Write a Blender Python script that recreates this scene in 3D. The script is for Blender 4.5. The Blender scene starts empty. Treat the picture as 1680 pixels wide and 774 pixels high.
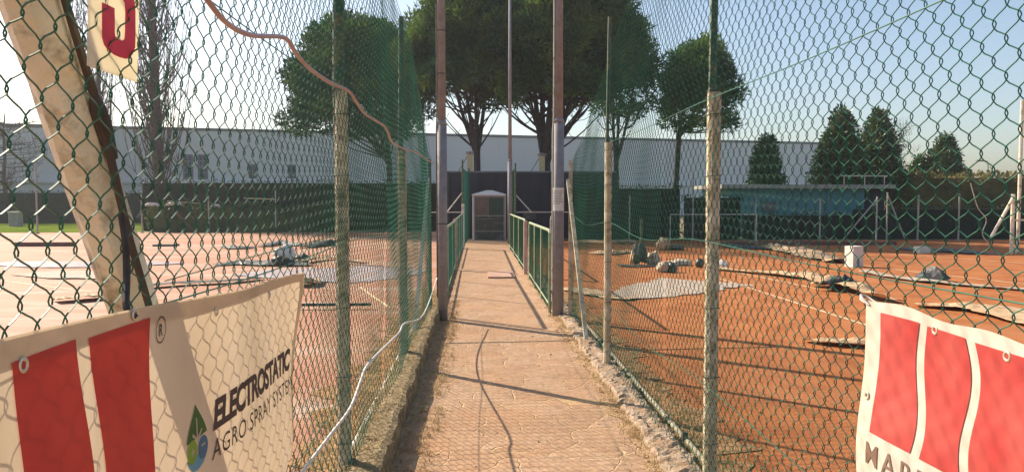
import bpy, bmesh, math, random
from mathutils import Vector, Matrix, noise
R = math.radians
rnd = random.Random(7)

# ------------------------------------------------------------------ camera, light, exposure
scene = bpy.context.scene
col = scene.collection
CAM_H = 1.6
F = 1250.0                      # focal length in photograph pixels (1680 wide)
cam_d = bpy.data.cameras.new('camera'); cam_d.sensor_width = 36; cam_d.lens = F/1680*36
cam_d.clip_end = 900; cam_d.clip_start = 0.05
cam = bpy.data.objects.new('camera', cam_d); col.objects.link(cam)
cam.location = (0, 0, CAM_H)
cam.rotation_euler = (R(90-2.84), 0, R(-2.52))
scene.camera = cam
CAMR = cam.rotation_euler.to_matrix()

SUN_AZ, SUN_EL = R(50.5), R(34)          # azimuth to the left of the path direction
sdir = Vector((-math.sin(SUN_AZ)*math.cos(SUN_EL), math.cos(SUN_AZ)*math.cos(SUN_EL), math.sin(SUN_EL)))
world = bpy.data.worlds.new('World'); scene.world = world; world.use_nodes = True
wn = world.node_tree.nodes; wl = world.node_tree.links
bg = wn['Background']; bg.inputs['Strength'].default_value = 0.095
sky = wn.new('ShaderNodeTexSky'); sky.sky_type = 'NISHITA'; sky.sun_disc = False
sky.sun_elevation = SUN_EL; sky.sun_rotation = -SUN_AZ
sky.air_density = 1.0; sky.dust_density = 1.7; sky.ozone_density = 1.2
wl.new(sky.outputs[0], bg.inputs['Color'])
sun_d = bpy.data.lights.new('sun', 'SUN'); sun_d.energy = 5.0; sun_d.angle = R(0.55); sun_d.color = (1.0, 0.87, 0.70)
sun = bpy.data.objects.new('sun', sun_d); col.objects.link(sun)
sun.rotation_euler = (-sdir).to_track_quat('-Z', 'Y').to_euler(); sun.location = (-20, 20, 20)
vs = scene.view_settings
vs.view_transform = 'Standard'; vs.look = 'None'; vs.gamma = 1; vs.use_curve_mapping = False
vs.exposure = 0.90

# ------------------------------------------------------------------ helpers
def at(px, py, Y=None, X=None, Z=None):
    """the point of the place seen at a photograph pixel, at a known distance / side plane / height"""
    d = CAMR @ Vector(((px-840)/F, -(py-387)/F, -1))
    o = Vector((0, 0, CAM_H))
    if Y is not None: t = Y/d.y
    elif X is not None: t = X/d.x
    else: t = (Z-CAM_H)/d.z
    return o + d*t
def gz(px, py, z=-0.056):
    return at(px, py, Z=z)

def mat(name, c1, c2=None, scale=5.0, rough=0.8, bump=0.0, bscale=None, metal=0.0, transl=0.0, detail=4, stretch=None, spec=0.5, lo=0.35, hi=0.65, c3=None, s3=1.0):
    m = bpy.data.materials.new(name); m.use_nodes = True
    n = m.node_tree.nodes; l = m.node_tree.links
    b = n['Principled BSDF']; b.inputs['Roughness'].default_value = rough; b.inputs['Metallic'].default_value = metal
    b.inputs['Specular IOR Level'].default_value = spec
    tc = n.new('ShaderNodeTexCoord'); mp = n.new('ShaderNodeMapping'); l.new(tc.outputs['Object'], mp.inputs[0])
    if stretch: mp.inputs['Scale'].default_value = stretch
    colout = None
    if c2 is not None:
        nz = n.new('ShaderNodeTexNoise'); nz.inputs['Scale'].default_value = scale; nz.inputs['Detail'].default_value = detail
        l.new(mp.outputs[0], nz.inputs['Vector'])
        r = n.new('ShaderNodeValToRGB'); r.color_ramp.elements[0].position = lo; r.color_ramp.elements[1].position = hi
        r.color_ramp.elements[0].color = (*c1, 1); r.color_ramp.elements[1].color = (*c2, 1)
        l.new(nz.outputs['Fac'], r.inputs['Fac']); colout = r.outputs['Color']
        if c3 is not None:
            nz3 = n.new('ShaderNodeTexNoise'); nz3.inputs['Scale'].default_value = s3; nz3.inputs['Detail'].default_value = 8
            nz3.inputs['Roughness'].default_value = 0.65
            l.new(mp.outputs[0], nz3.inputs['Vector'])
            r3 = n.new('ShaderNodeValToRGB'); r3.color_ramp.elements[0].position = 0.5; r3.color_ramp.elements[1].position = 0.68
            l.new(nz3.outputs['Fac'], r3.inputs['Fac'])
            mx = n.new('ShaderNodeMix'); mx.data_type = 'RGBA'
            l.new(r3.outputs['Color'], mx.inputs[0]); l.new(colout, mx.inputs[6]); mx.inputs[7].default_value = (*c3, 1)
            colout = mx.outputs[2]
        l.new(colout, b.inputs['Base Color'])
    else:
        b.inputs['Base Color'].default_value = (*c1, 1)
    if bump:
        nb = n.new('ShaderNodeTexNoise'); nb.inputs['Scale'].default_value = bscale or scale*3; nb.inputs['Detail'].default_value = 6
        l.new(mp.outputs[0], nb.inputs['Vector'])
        bp = n.new('ShaderNodeBump'); bp.inputs['Strength'].default_value = bump; bp.inputs['Distance'].default_value = 0.02
        l.new(nb.outputs['Fac'], bp.inputs['Height']); l.new(bp.outputs[0], b.inputs['Normal'])
    if transl:
        t = n.new('ShaderNodeBsdfTranslucent'); mx2 = n.new('ShaderNodeMixShader'); mx2.inputs[0].default_value = transl
        if colout: l.new(colout, t.inputs['Color'])
        else: t.inputs['Color'].default_value = (*c1, 1)
        out = n['Material Output']
        l.new(b.outputs[0], mx2.inputs[1]); l.new(t.outputs[0], mx2.inputs[2]); l.new(mx2.outputs[0], out.inputs[0])
    return m

def root_loc(p):
    s = Vector((0, 0, 0))
    while p is not None:
        s += Vector(p.location); p = p.parent
    return s
def tag(o, label=None, cat=None, group=None, kind=None):
    if label: o['label'] = label
    if cat: o['category'] = cat
    if group: o['group'] = group
    if kind: o['kind'] = kind
    return o
def thing(name, label, cat, loc=(0, 0, 0), group=None, rz=0):
    o = bpy.data.objects.new(name, None); col.objects.link(o); o.location = loc; o.rotation_euler = (0, 0, rz)
    o.empty_display_size = 0.1
    return tag(o, label, cat, group)

class MB:
    def __init__(s): s.v = []; s.f = []
    def add(s, vs_, fs):
        b = len(s.v); s.v.extend(vs_); s.f.extend([tuple(b+i for i in f) for f in fs]); return s
    def box(s, x0, x1, y0, y1, z0, z1):
        return s.add([(x0,y0,z0),(x1,y0,z0),(x1,y1,z0),(x0,y1,z0),(x0,y0,z1),(x1,y0,z1),(x1,y1,z1),(x0,y1,z1)],
              [(0,3,2,1),(4,5,6,7),(0,1,5,4),(1,2,6,5),(2,3,7,6),(3,0,4,7)])
    def cbox(s, x0, x1, y0, y1, z0, z1, c=0.008):
        """upright box with chamfered vertical edges"""
        p = [(x0+c,y0),(x1-c,y0),(x1,y0+c),(x1,y1-c),(x1-c,y1),(x0+c,y1),(x0,y1-c),(x0,y0+c)]
        return s.prism(p, z0, z1)
    def prism(s, p, z0, z1):
        n = len(p)
        return s.add([(x,y,z0) for x,y in p]+[(x,y,z1) for x,y in p],
            [tuple(range(n-1,-1,-1)), tuple(range(n,2*n))]+[(i,(i+1)%n,n+(i+1)%n,n+i) for i in range(n)])
    def tube(s, pts, r, n=8, cap=True, flat=1.0):
        pts = [Vector(p) for p in pts]
        if not isinstance(r, (list, tuple)): r = [r]*len(pts)
        vs_, fs = [], []
        up = None
        for i, p in enumerate(pts):
            t = (pts[min(i+1,len(pts)-1)]-pts[max(i-1,0)])
            if t.length < 1e-9: t = Vector((0,0,1))
            t.normalize()
            if up is None:
                up = Vector((0,0,1)) if abs(t.z) < 0.9 else Vector((0,1,0))
            a = up - t*up.dot(t)
            if a.length < 1e-6: a = t.orthogonal()
            a.normalize(); up = a
            b = t.cross(a)
            for k in range(n):
                w = 2*math.pi*k/n + math.pi/n
                vs_.append(tuple(p + (a*math.cos(w)+b*math.sin(w)*flat)*r[i]))
        for i in range(len(pts)-1):
            for k in range(n):
                fs.append((i*n+k, i*n+(k+1)%n, (i+1)*n+(k+1)%n, (i+1)*n+k))
        if cap:
            fs.append(tuple(range(n-1,-1,-1))); fs.append(tuple((len(pts)-1)*n+k for k in range(n)))
        return s.add(vs_, fs)
    def beam(s, p0, p1, w, h):
        return s.tube([p0, p1], math.hypot(w, h)/2 if False else w*0.7071, 4, True, h/w)
    def build(s, name, m, parent=None, origin=None, smooth=False):
        o0 = root_loc(parent) if parent is not None else Vector(origin or (0,0,0))
        me = bpy.data.meshes.new(name)
        me.from_pydata([(x-o0.x, y-o0.y, z-o0.z) for x,y,z in s.v], [], s.f)
        me.materials.append(m)
        if smooth: me.polygons.foreach_set('use_smooth', [len(p_.vertices) <= 4 for p_ in me.polygons])
        me.update()
        o = bpy.data.objects.new(name, me); col.objects.link(o)
        if parent is not None: o.parent = parent
        else: o.location = o0
        return o
def struct(name, mb, m, origin=None):
    o = mb.build(name, m, None, origin); o['kind'] = 'structure'; return o
def spline(pts, k=6):
    """Catmull-Rom through points"""
    P = [Vector(p) for p in pts]; P = [P[0]*2-P[1]]+P+[P[-1]*2-P[-2]]
    out = []
    for i in range(1, len(P)-2):
        for j in range(k):
            t = j/k; a,b,c,d = P[i-1],P[i],P[i+1],P[i+2]
            out.append(0.5*((2*b)+(c-a)*t+(2*a-5*b+4*c-d)*t*t+(3*b-a-3*c+d)*t*t*t))
    out.append(P[-2]); return out
def N(x, y, z=0.0): return noise.noise(Vector((x, y, z)))

# ------------------------------------------------------------------ materials
M = {}
M['net'] = mat('green_coated_wire', (0.012,0.145,0.078), (0.018,0.09,0.055), 3, 0.4, spec=0.4)
M['concrete_post'] = mat('cream_painted_concrete', (0.38,0.31,0.19), (0.62,0.54,0.38), 9, 0.75, 0.5, 60, c3=(0.17,0.14,0.08), s3=14)
M['strut'] = mat('cream_stained_concrete', (0.68,0.61,0.44), (0.80,0.74,0.58), 7, 0.7, 0.5, 50, c3=(0.16,0.13,0.06), s3=8, lo=.3, hi=.6)
M['perim'] = mat('dull_white_post', (0.30,0.29,0.26), (0.42,0.40,0.36), 8, 0.7, c3=(0.2,0.17,0.13), s3=8)
M['green_pipe'] = mat('green_painted_pipe', (0.02,0.07,0.035), (0.05,0.09,0.05), 12, 0.5, c3=(0.20,0.15,0.05), s3=12)
M['wood'] = mat('grey_weathered_wood', (0.30,0.26,0.17), (0.40,0.36,0.24), 10, 0.8, 0.4, 60, stretch=(1,1,0.15))
M['rail_pipe'] = mat('pale_green_pipe', (0.20,0.30,0.17), (0.34,0.40,0.26), 8, 0.45, c3=(0.25,0.14,0.08), s3=10)
M['pink_post'] = mat('faded_pink_post', (0.38,0.24,0.17), (0.48,0.33,0.26), 8, 0.6, 0.2, 40)
M['galv'] = mat('galvanised_steel', (0.24,0.215,0.215), (0.29,0.265,0.265), 14, 0.65, 0.1, 60, metal=0.0, spec=.3, c3=(0.21,0.18,0.175), s3=5)
M['white_pipe'] = mat('white_worn_pipe', (0.55,0.52,0.44), (0.70,0.68,0.60), 12, 0.5, 0.2, 50, c3=(0.25,0.2,0.13), s3=12)
M['pink_hose'] = mat('pinkish_hose', (0.40,0.24,0.21), (0.50,0.32,0.28), 8, 0.4)
M['white_cable'] = mat('white_cable', (0.62,0.58,0.52), (0.75,0.7,0.62), 8, 0.5)
M['dark_rope'] = mat('dark_rope', (0.035,0.03,0.03), (0.06,0.05,0.045), 30, 0.8)
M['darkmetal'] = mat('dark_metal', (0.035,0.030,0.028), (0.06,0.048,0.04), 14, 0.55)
M['paper'] = mat('white_paper', (0.72,0.70,0.66), (0.78,0.76,0.72), 10, 0.7)
M['ink'] = mat('dark_ink', (0.05,0.04,0.045), (0.07,0.05,0.05), 20, 0.7)
M['eyelet'] = mat('brass_eyelet', (0.62,0.55,0.40), (0.70,0.64,0.50), 20, 0.35, metal=0.6)
M['banner'] = mat('cream_vinyl', (0.62,0.49,0.33), (0.68,0.55,0.39), 6, 0.55, 0.5, 5, transl=0.30, stretch=(1,1,.35), c3=(0.50,0.40,0.27), s3=1.6)
M['banner_white'] = mat('white_vinyl', (0.60,0.56,0.46), (0.66,0.62,0.53), 6, 0.45, 0.5, 5, transl=0.15, stretch=(1,1,.35), c3=(0.68,0.60,0.46), s3=2.5)
M['banner_red'] = mat('red_print', (0.54,0.045,0.035), (0.62,0.065,0.045), 5, 0.6, 0.25, 3, transl=0.32)
M['banner_red_faded'] = mat('faded_red_print', (0.46,0.040,0.038), (0.52,0.085,0.07), 7, 0.45, 0.2, 3, transl=0.15)
M['brown_print'] = mat('brown_print', (0.16,0.09,0.06), (0.20,0.12,0.08), 6, 0.6)
M['dark_print'] = mat('dark_print', (0.04,0.02,0.022), (0.05,0.03,0.03), 6, 0.6)
M['green_print'] = mat('dark_green_print', (0.045,0.13,0.025), (0.05,0.15,0.03), 6, 0.6, transl=0.2)
M['lime_print'] = mat('lime_print', (0.22,0.38,0.03), (0.25,0.42,0.04), 6, 0.6, transl=0.2)
M['blue_print'] = mat('blue_print', (0.06,0.16,0.26), (0.07,0.19,0.3), 6, 0.6, transl=0.2)
M['lblue_print'] = mat('light_blue_print', (0.13,0.34,0.46), (0.15,0.38,0.5), 6, 0.6, transl=0.2)
M['sign_cream'] = mat('cream_sign_plate', (0.84,0.78,0.62), (0.88,0.83,0.68), 5, 0.5, transl=0.6)
M['sign_red'] = mat('crimson_sign_paint', (0.50,0.03,0.07), (0.56,0.05,0.09), 5, 0.5, transl=0.35)
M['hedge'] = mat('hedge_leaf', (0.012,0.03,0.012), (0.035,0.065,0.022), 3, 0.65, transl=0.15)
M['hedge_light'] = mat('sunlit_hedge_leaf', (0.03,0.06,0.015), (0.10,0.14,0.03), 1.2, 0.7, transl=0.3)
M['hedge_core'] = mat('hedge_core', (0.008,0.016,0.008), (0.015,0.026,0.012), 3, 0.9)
M['pine'] = mat('pine_needles', (0.026,0.078,0.032), (0.15,0.24,0.045), 0.6, 0.8, transl=0.3, lo=.42, hi=.66, spec=.15)
M['bark'] = mat('pine_bark', (0.032,0.024,0.02), (0.055,0.042,0.035), 6, 0.9, 0.8, 20)
M['bare_bark'] = mat('bare_branch_bark', (0.075,0.06,0.05), (0.13,0.10,0.085), 6, 0.9)
M['magnolia'] = mat('glossy_dark_leaf', (0.03,0.065,0.018), (0.09,0.14,0.03), 1.5, 0.4, transl=0.12)
M['thicket'] = mat('brown_green_scrub', (0.10,0.11,0.035), (0.22,0.18,0.08), 0.8, 0.9, transl=0.35, spec=.1)
M['wallpanel'] = mat('black_screen_wall', (0.018,0.018,0.024), (0.036,0.036,0.046), 1.2, 0.8, stretch=(2.0,1,0.35))
M['wh'] = mat('pale_grey_cladding', (0.62,0.62,0.62), (0.70,0.70,0.70), 0.15, 0.6, stretch=(1,1,0.3))
M['wh_trim'] = mat('dark_cladding_trim', (0.14,0.15,0.17), (0.18,0.19,0.21), 1, 0.6)
M['glass'] = mat('dark_window', (0.05,0.07,0.10), (0.07,0.1,0.13), 1, 0.2)
M['turq'] = mat('turquoise_paint', (0.055,0.18,0.19), (0.08,0.22,0.23), 0.8, 0.7, 0.1, 8)
M['conc'] = mat('grey_concrete', (0.26,0.25,0.22), (0.36,0.34,0.30), 2, 0.85, 0.3, 20)
M['brick_cream'] = mat('yellowish_render', (0.52,0.43,0.22), (0.60,0.50,0.28), 3, 0.8)
M['booth'] = mat('white_booth_shell', (0.66,0.62,0.58), (0.72,0.68,0.64), 4, 0.5)
M['booth_frame'] = mat('grey_pink_frame', (0.24,0.20,0.20), (0.30,0.25,0.25), 4, 0.5)
M['booth_green'] = mat('dark_green_panel', (0.012,0.045,0.03), (0.02,0.06,0.04), 4, 0.4)
M['booth_dark'] = mat('dark_panel', (0.03,0.035,0.03), (0.05,0.055,0.045), 6, 0.4, c3=(0.14,0.13,0.1), s3=4)
M['booth_brown'] = mat('brown_pane', (0.11,0.07,0.06), (0.16,0.105,0.085), 5, 0.3)
M['sheet_tan'] = mat('dusty_tan_sheet', (0.42,0.27,0.14), (0.58,0.42,0.24), 5, 0.7, 0.6, 14, c3=(0.25,0.12,0.06), s3=3)
M['sheet_dark'] = mat('black_green_sheet', (0.03,0.032,0.03), (0.06,0.055,0.05), 5, 0.55, 0.6, 14)
M['sheet_grey'] = mat('grey_geotextile', (0.32,0.25,0.19), (0.44,0.37,0.30), 8, 0.8, 0.5, 20, c3=(0.40,0.22,0.11), s3=4)
M['sheet_lilac'] = mat('greyish_lilac_sheet', (0.33,0.26,0.26), (0.42,0.34,0.34), 2.5, 0.45, 0.5, 10, c3=(0.42,0.24,0.15), s3=2)
M['block'] = mat('white_block', (0.60,0.56,0.50), (0.70,0.66,0.60), 6, 0.7, 0.3, 30)
M['rock'] = mat('cream_rubble', (0.40,0.33,0.22), (0.55,0.47,0.34), 7, 0.85, 0.6, 30)
M['board'] = mat('dark_red_board', (0.13,0.05,0.045), (0.18,0.07,0.06), 5, 0.7)
M['line'] = mat('pale_court_tape', (0.62,0.48,0.26), (0.72,0.58,0.36), 9, 0.7, c3=(0.5,0.25,0.1), s3=5)
M['clay_r'] = mat('orange_clay', (0.30,0.100,0.032), (0.41,0.155,0.052), 2.2, 0.95, 0.6, 40, detail=8, c3=(0.37,0.15,0.062), s3=0.5, spec=0.15)
M['clay_edge'] = mat('weedy_clay_verge', (0.30,0.14,0.055), (0.42,0.24,0.11), 9, 0.95, 0.9, 50, c3=(0.13,0.11,0.04), s3=16, spec=0.2)
M['kerb'] = mat('lichen_concrete_kerb', (0.17,0.12,0.055), (0.33,0.24,0.12), 16, 0.95, 1.0, 70, c3=(0.13,0.095,0.045), s3=12)
M['kerb_r'] = mat('pale_broken_concrete', (0.30,0.20,0.12), (0.44,0.33,0.23), 9, 0.95, 0.9, 50, c3=(0.33,0.19,0.09), s3=5)
M['soil'] = mat('dusty_orange_soil', (0.34,0.20,0.09), (0.50,0.33,0.18), 12, 0.95, 1.0, 60, c3=(0.2,0.12,0.05), s3=10)
M['straw'] = mat('dry_straw', (0.34,0.22,0.09), (0.50,0.37,0.18), 12, 0.8, transl=0.2)
M['weed'] = mat('green_weed', (0.06,0.10,0.02), (0.12,0.16,0.04), 12, 0.8, transl=0.25)
M['grass'] = mat('lawn_green', (0.09,0.14,0.015), (0.16,0.20,0.03), 0.5, 1.0, spec=0.0)
M['earth'] = mat('brown_field', (0.14,0.11,0.06), (0.20,0.17,0.08), 0.1, 0.95)
M['slab'] = mat('pinkish_concrete_tile', (0.42,0.24,0.16), (0.50,0.31,0.22), 8, 0.85, 0.4, 40)
M['leaf'] = mat('dead_leaf', (0.10,0.05,0.02), (0.2,0.1,0.04), 20, 0.8)

def left_clay():
    """pale clay with dusty wind-blown streaks and a slight sheen"""
    m = mat('pale_dusty_clay', (0.34,0.125,0.055), (0.38,0.18,0.095), 0.5, 0.75, 0.5, 18, detail=8, stretch=(0.35,1.6,1), c3=(0.44,0.29,0.21), s3=0.7)
    return m
M['clay_l'] = left_clay()
def paving():
    m = bpy.data.materials.new('crazy_paving'); m.use_nodes = True
    n = m.node_tree.nodes; l = m.node_tree.links; b = n['Principled BSDF']; b.inputs['Roughness'].default_value = 0.85
    b.inputs['Specular IOR Level'].default_value = 0.3
    tc = n.new('ShaderNodeTexCoord')
    nw = n.new('ShaderNodeTexNoise'); nw.inputs['Scale'].default_value = 2.2; nw.inputs['Detail'].default_value = 3
    l.new(tc.outputs['Object'], nw.inputs['Vector'])
    ad = n.new('ShaderNodeVectorMath'); ad.operation = 'MULTIPLY_ADD'; ad.inputs[1].default_value = (0.28,0.28,0)
    l.new(nw.outputs['Color'], ad.inputs[0]); l.new(tc.outputs['Object'], ad.inputs[2])
    ve = n.new('ShaderNodeTexVoronoi'); ve.feature = 'DISTANCE_TO_EDGE'; ve.inputs['Scale'].default_value = 3.6
    vc = n.new('ShaderNodeTexVoronoi'); vc.feature = 'F1'; vc.inputs['Scale'].default_value = 3.6
    l.new(ad.outputs[0], ve.inputs['Vector']); l.new(ad.outputs[0], vc.inputs['Vector'])
    jr = n.new('ShaderNodeValToRGB'); jr.color_ramp.elements[0].position = 0.006; jr.color_ramp.elements[1].position = 0.022
    l.new(ve.outputs['Distance'], jr.inputs['Fac'])
    # stone colours
    sp = n.new('ShaderNodeSeparateColor'); l.new(vc.outputs['Color'], sp.inputs[0])
    sr = n.new('ShaderNodeValToRGB'); sr.color_ramp.elements[0].color = (0.41,0.255,0.150,1); sr.color_ramp.elements[1].color = (0.50,0.335,0.215,1)
    l.new(sp.outputs[0], sr.inputs['Fac'])
    ng = n.new('ShaderNodeTexNoise'); ng.inputs['Scale'].default_value = 14; ng.inputs['Detail'].default_value = 8; ng.inputs['Roughness'].default_value = 0.7
    l.new(tc.outputs['Object'], ng.inputs['Vector'])
    gr = n.new('ShaderNodeValToRGB'); gr.color_ramp.elements[0].position = 0.3; gr.color_ramp.elements[1].position = 0.75
    gr.color_ramp.elements[0].color = (0.58,0.54,0.50,1); gr.color_ramp.elements[1].color = (1.18,1.15,1.12,1)
    l.new(ng.outputs['Fac'], gr.inputs['Fac'])
    mu = n.new('ShaderNodeMix'); mu.data_type = 'RGBA'; mu.blend_type = 'MULTIPLY'; mu.inputs[0].default_value = 1
    l.new(sr.outputs['Color'], mu.inputs[6]); l.new(gr.outputs['Color'], mu.inputs[7])
    # joints
    mj = n.new('ShaderNodeMix'); mj.data_type = 'RGBA'; mj.inputs[6].default_value = (0.50,0.34,0.17,1)
    nf = n.new('ShaderNodeTexNoise'); nf.inputs['Scale'].default_value = 3.5; l.new(tc.outputs['Object'], nf.inputs['Vector'])
    fr = n.new('ShaderNodeMapRange'); fr.inputs[1].default_value = 0.36; fr.inputs[2].default_value = 0.56; fr.inputs[3].default_value = 1.0; fr.inputs[4].default_value = 0.0
    l.new(nf.outputs['Fac'], fr.inputs[0])
    mxm = n.new('ShaderNodeMath'); mxm.operation = 'MAXIMUM'; l.new(jr.outputs['Color'], mxm.inputs[0]); l.new(fr.outputs[0], mxm.inputs[1])
    l.new(mxm.outputs[0], mj.inputs[0]); l.new(mu.outputs[2], mj.inputs[7])
    # orange clay dust patches
    nd = n.new('ShaderNodeTexNoise'); nd.inputs['Scale'].default_value = 1.4; nd.inputs['Detail'].default_value = 8; nd.inputs['Roughness'].default_value = 0.65
    l.new(tc.outputs['Object'], nd.inputs['Vector'])
    dr = n.new('ShaderNodeValToRGB'); dr.color_ramp.elements[0].position = 0.44; dr.color_ramp.elements[1].position = 0.75
    dr.color_ramp.elements[1].color = (0.75,0.75,0.75,1)
    l.new(nd.outputs['Fac'], dr.inputs['Fac'])
    md = n.new('ShaderNodeMix'); md.data_type = 'RGBA'; md.inputs[7].default_value = (0.45,0.235,0.115,1)
    l.new(dr.outputs['Color'], md.inputs[0]); l.new(mj.outputs[2], md.inputs[6])
    l.new(md.outputs[2], b.inputs['Base Color'])
    bp = n.new('ShaderNodeBump'); bp.inputs['Strength'].default_value = 0.55; bp.inputs['Distance'].default_value = 0.015
    am = n.new('ShaderNodeMath'); am.operation = 'ADD'; l.new(mxm.outputs[0], am.inputs[0]); l.new(ng.outputs['Fac'], am.inputs[1])
    l.new(am.outputs[0], bp.inputs['Height']); l.new(bp.outputs[0], b.inputs['Normal'])
    return m
M['paving'] = paving()

# ------------------------------------------------------------------ ground, path, kerbs
G = -0.06
def sheet_rect(x0, x1, y0, y1, z):
    return MB().add([(x0,y0,z),(x1,y0,z),(x1,y1,z),(x0,y1,z)], [(0,1,2,3)])
struct('ground', sheet_rect(-400, 400, -100, 700, G-0.004), M['earth'])
struct('clay_court_left', sheet_rect(-34, -0.70, -4, 37.6, G), M['clay_l'])
struct('clay_court_right', sheet_rect(1.22, 34, -4, 29.6, G), M['clay_r'])
# lawn beyond the left court
struct('lawn', sheet_rect(-70, -17.0, 37.8, 62, G+0.004), M['grass'])
struct('clay_path_end', sheet_rect(-0.70, 1.22, 23, 31, G+0.004), M['clay_edge'])

PX0, PX1 = -0.53, 1.09
def path_mesh():
    mb = MB(); nx, ny = 2, 60
    mb.box(PX0, PX1, -3, 29.2, G-0.08, 0.0); return mb
struct('path', path_mesh(), M['paving'])

def kerb(xin, xout, h, y0, y1, amp, seed, side):
    mb = MB(); ny = int((y1-y0)/0.045); sec = 9
    for i in range(ny+1):
        y = y0+(y1-y0)*i/ny
        prof = [(0,-0.09),(0.0,h*0.55),(0.06,h*0.93),(0.22,h*1.03),(0.42,h),(0.6,h*1.0),(0.8,h*0.95),(0.96,h*0.8),(1.0,-0.09)]
        brk = 0.0
        if side > 0: brk = max(0, N(seed, y*1.7)*1.6-0.1)*h
        for k, (u, z) in enumerate(prof):
            x = xin+(xout-xin)*u
            d = N(x*9+seed, y*5, z*9)*amp + N(x*30+seed, y*26, z*20)*amp*0.8 + N(x*70+seed, y*60, z*40)*amp*0.6
            e = N(seed+7, y*2.2)*amp*1.6*(1-u)
            zz = z + (d if 0<k<8 else 0) - (brk*(1-u*0.6) if 0<k<8 else 0)
            mb.v.append((x + (e + d*0.8)*(1 if xout > xin else -1), y, zz))
    for i in range(ny):
        for k in range(sec-1):
            a = i*sec+k; mb.f.append((a, a+1, a+sec+1, a+sec))
    return mb
struct('kerb_left', kerb(PX0+0.01, -0.74, 0.15, 0.6, 10.0, 0.014, 3, -1), M['kerb'])
struct('kerb_left_far', kerb(PX0+0.01, -0.68, 0.07, 10.0, 29, 0.010, 5, -1), M['kerb'])
struct('kerb_right', kerb(PX1-0.01, 1.30, 0.045, 0.6, 29, 0.022, 9, 1), M['kerb_r'])
def ragged_strip(x0, x1, y0, y1, z, amp, seed, inner_left=True):
    mb = MB(); n = int((y1-y0)/0.06)
    for i in range(n+1):
        y = y0+(y1-y0)*i/n
        e = abs(N(seed, y*1.3))*amp*1.5 + N(seed, y*6)*amp*0.5 + N(seed, y*18)*amp*0.3
        xa = x0 - (e if inner_left else 0); xb = x1 + (0 if inner_left else e)
        for k in range(5):
            u = k/4; x = xa+(xb-xa)*u
            ed = (u if inner_left else 1-u)
            mb.v.append((x, y, z + 0.018*ed*(0.6+N(x*14, y*14, seed)) ))
    for i in range(n):
        for k in range(4):
            a = i*5+k; mb.f.append((a, a+1, a+6, a+5))
    return mb
struct('dirt_verge_right', ragged_strip(1.02, 1.14, 0.8, 28, 0.004, 0.10, 21, True), M['soil'])
struct('dirt_verge_left', ragged_strip(-0.56, -0.50, 0.8, 28, 0.004, 0.07, 31, False), M['soil'])
struct('weedy_verge_right', ragged_strip(1.26, 1.62, 0.3, 14, G+0.006, 0.45, 41, False), M['clay_edge'])
struct('weedy_verge_left', ragged_strip(-1.05, -0.72, 0.3, 14, G+0.006, 0.45, 51, True), M['clay_edge'])

# loose straw, weeds, crumbs
def tufts(name, spots, m, blade, hgt, label, seed):
    r = random.Random(seed); mb = MB()
    for (x, y, z) in spots:
        nb = r.randint(5, blade)
        for _ in range(nb):
            a = r.uniform(0, 6.28); lean = r.uniform(0.3, 1.6); h = hgt*r.uniform(0.4, 1.1)
            bx, by = x+r.gauss(0, 0.02), y+r.gauss(0, 0.02); w = r.uniform(0.0012, 0.0026)
            tx, ty = bx+math.cos(a)*h*lean, by+math.sin(a)*h*lean
            mx_, my_ = bx+math.cos(a)*h*lean*0.4, by+math.sin(a)*h*lean*0.4
            px_, py_ = -math.sin(a)*w, math.cos(a)*w
            mb.add([(bx-px_,by-py_,z),(bx+px_,by+py_,z),(mx_+px_,my_+py_,z+h*0.6),(mx_-px_,my_-py_,z+h*0.6),(tx,ty,z+h*(1.0/(0.6+lean)))],
                   [(0,1,2,3),(3,2,4)])
    o = mb.build(name, m); tag(o, label, 'dry grass', kind='stuff'); return o
sp = []
for _ in range(620):
    y = rnd.uniform(2.2, 16); 
    if N(2.2, y*1.6) < -0.15: continue
    sp.append((rnd.gauss(1.08, 0.055), y, 0.012))
for _ in range(300):
    y = rnd.uniform(3.5, 12); sp.append((rnd.uniform(-0.45, -0.34) + abs(rnd.gauss(0,0.05)), y, 0.002))
for _ in range(900):
    y = rnd.uniform(2.5, 12); sp.append((rnd.uniform(-0.76, -0.57), y, 0.13))
tufts('dry_grass', sp, M['straw'], 12, 0.045, 'dry straw-coloured grass caught along both edges of the paved path', 5)
sp = []
for _ in range(900): sp.append((1.27+abs(rnd.gauss(0, 0.28)), rnd.uniform(1.5, 12), G+0.006))
for _ in range(800): sp.append((-0.78-abs(rnd.gauss(0, 0.28)), rnd.uniform(1.5, 12), G+0.006))
tufts('dry_weeds', sp, M['straw'], 9, 0.06, 'dry yellowish weeds at the foot of the wire fences on the court side', 6)
sp = []
for _ in range(90): sp.append((-0.66+rnd.gauss(0, 0.05), rnd.uniform(5, 9.6), 0.1))
for _ in range(120): sp.append((1.27+abs(rnd.gauss(0, 0.15)), rnd.uniform(2.5, 11), G+0.006))
tufts('green_weeds', sp, M['weed'], 10, 0.05, 'small green weeds growing on the kerb under the fence', 8)
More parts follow.
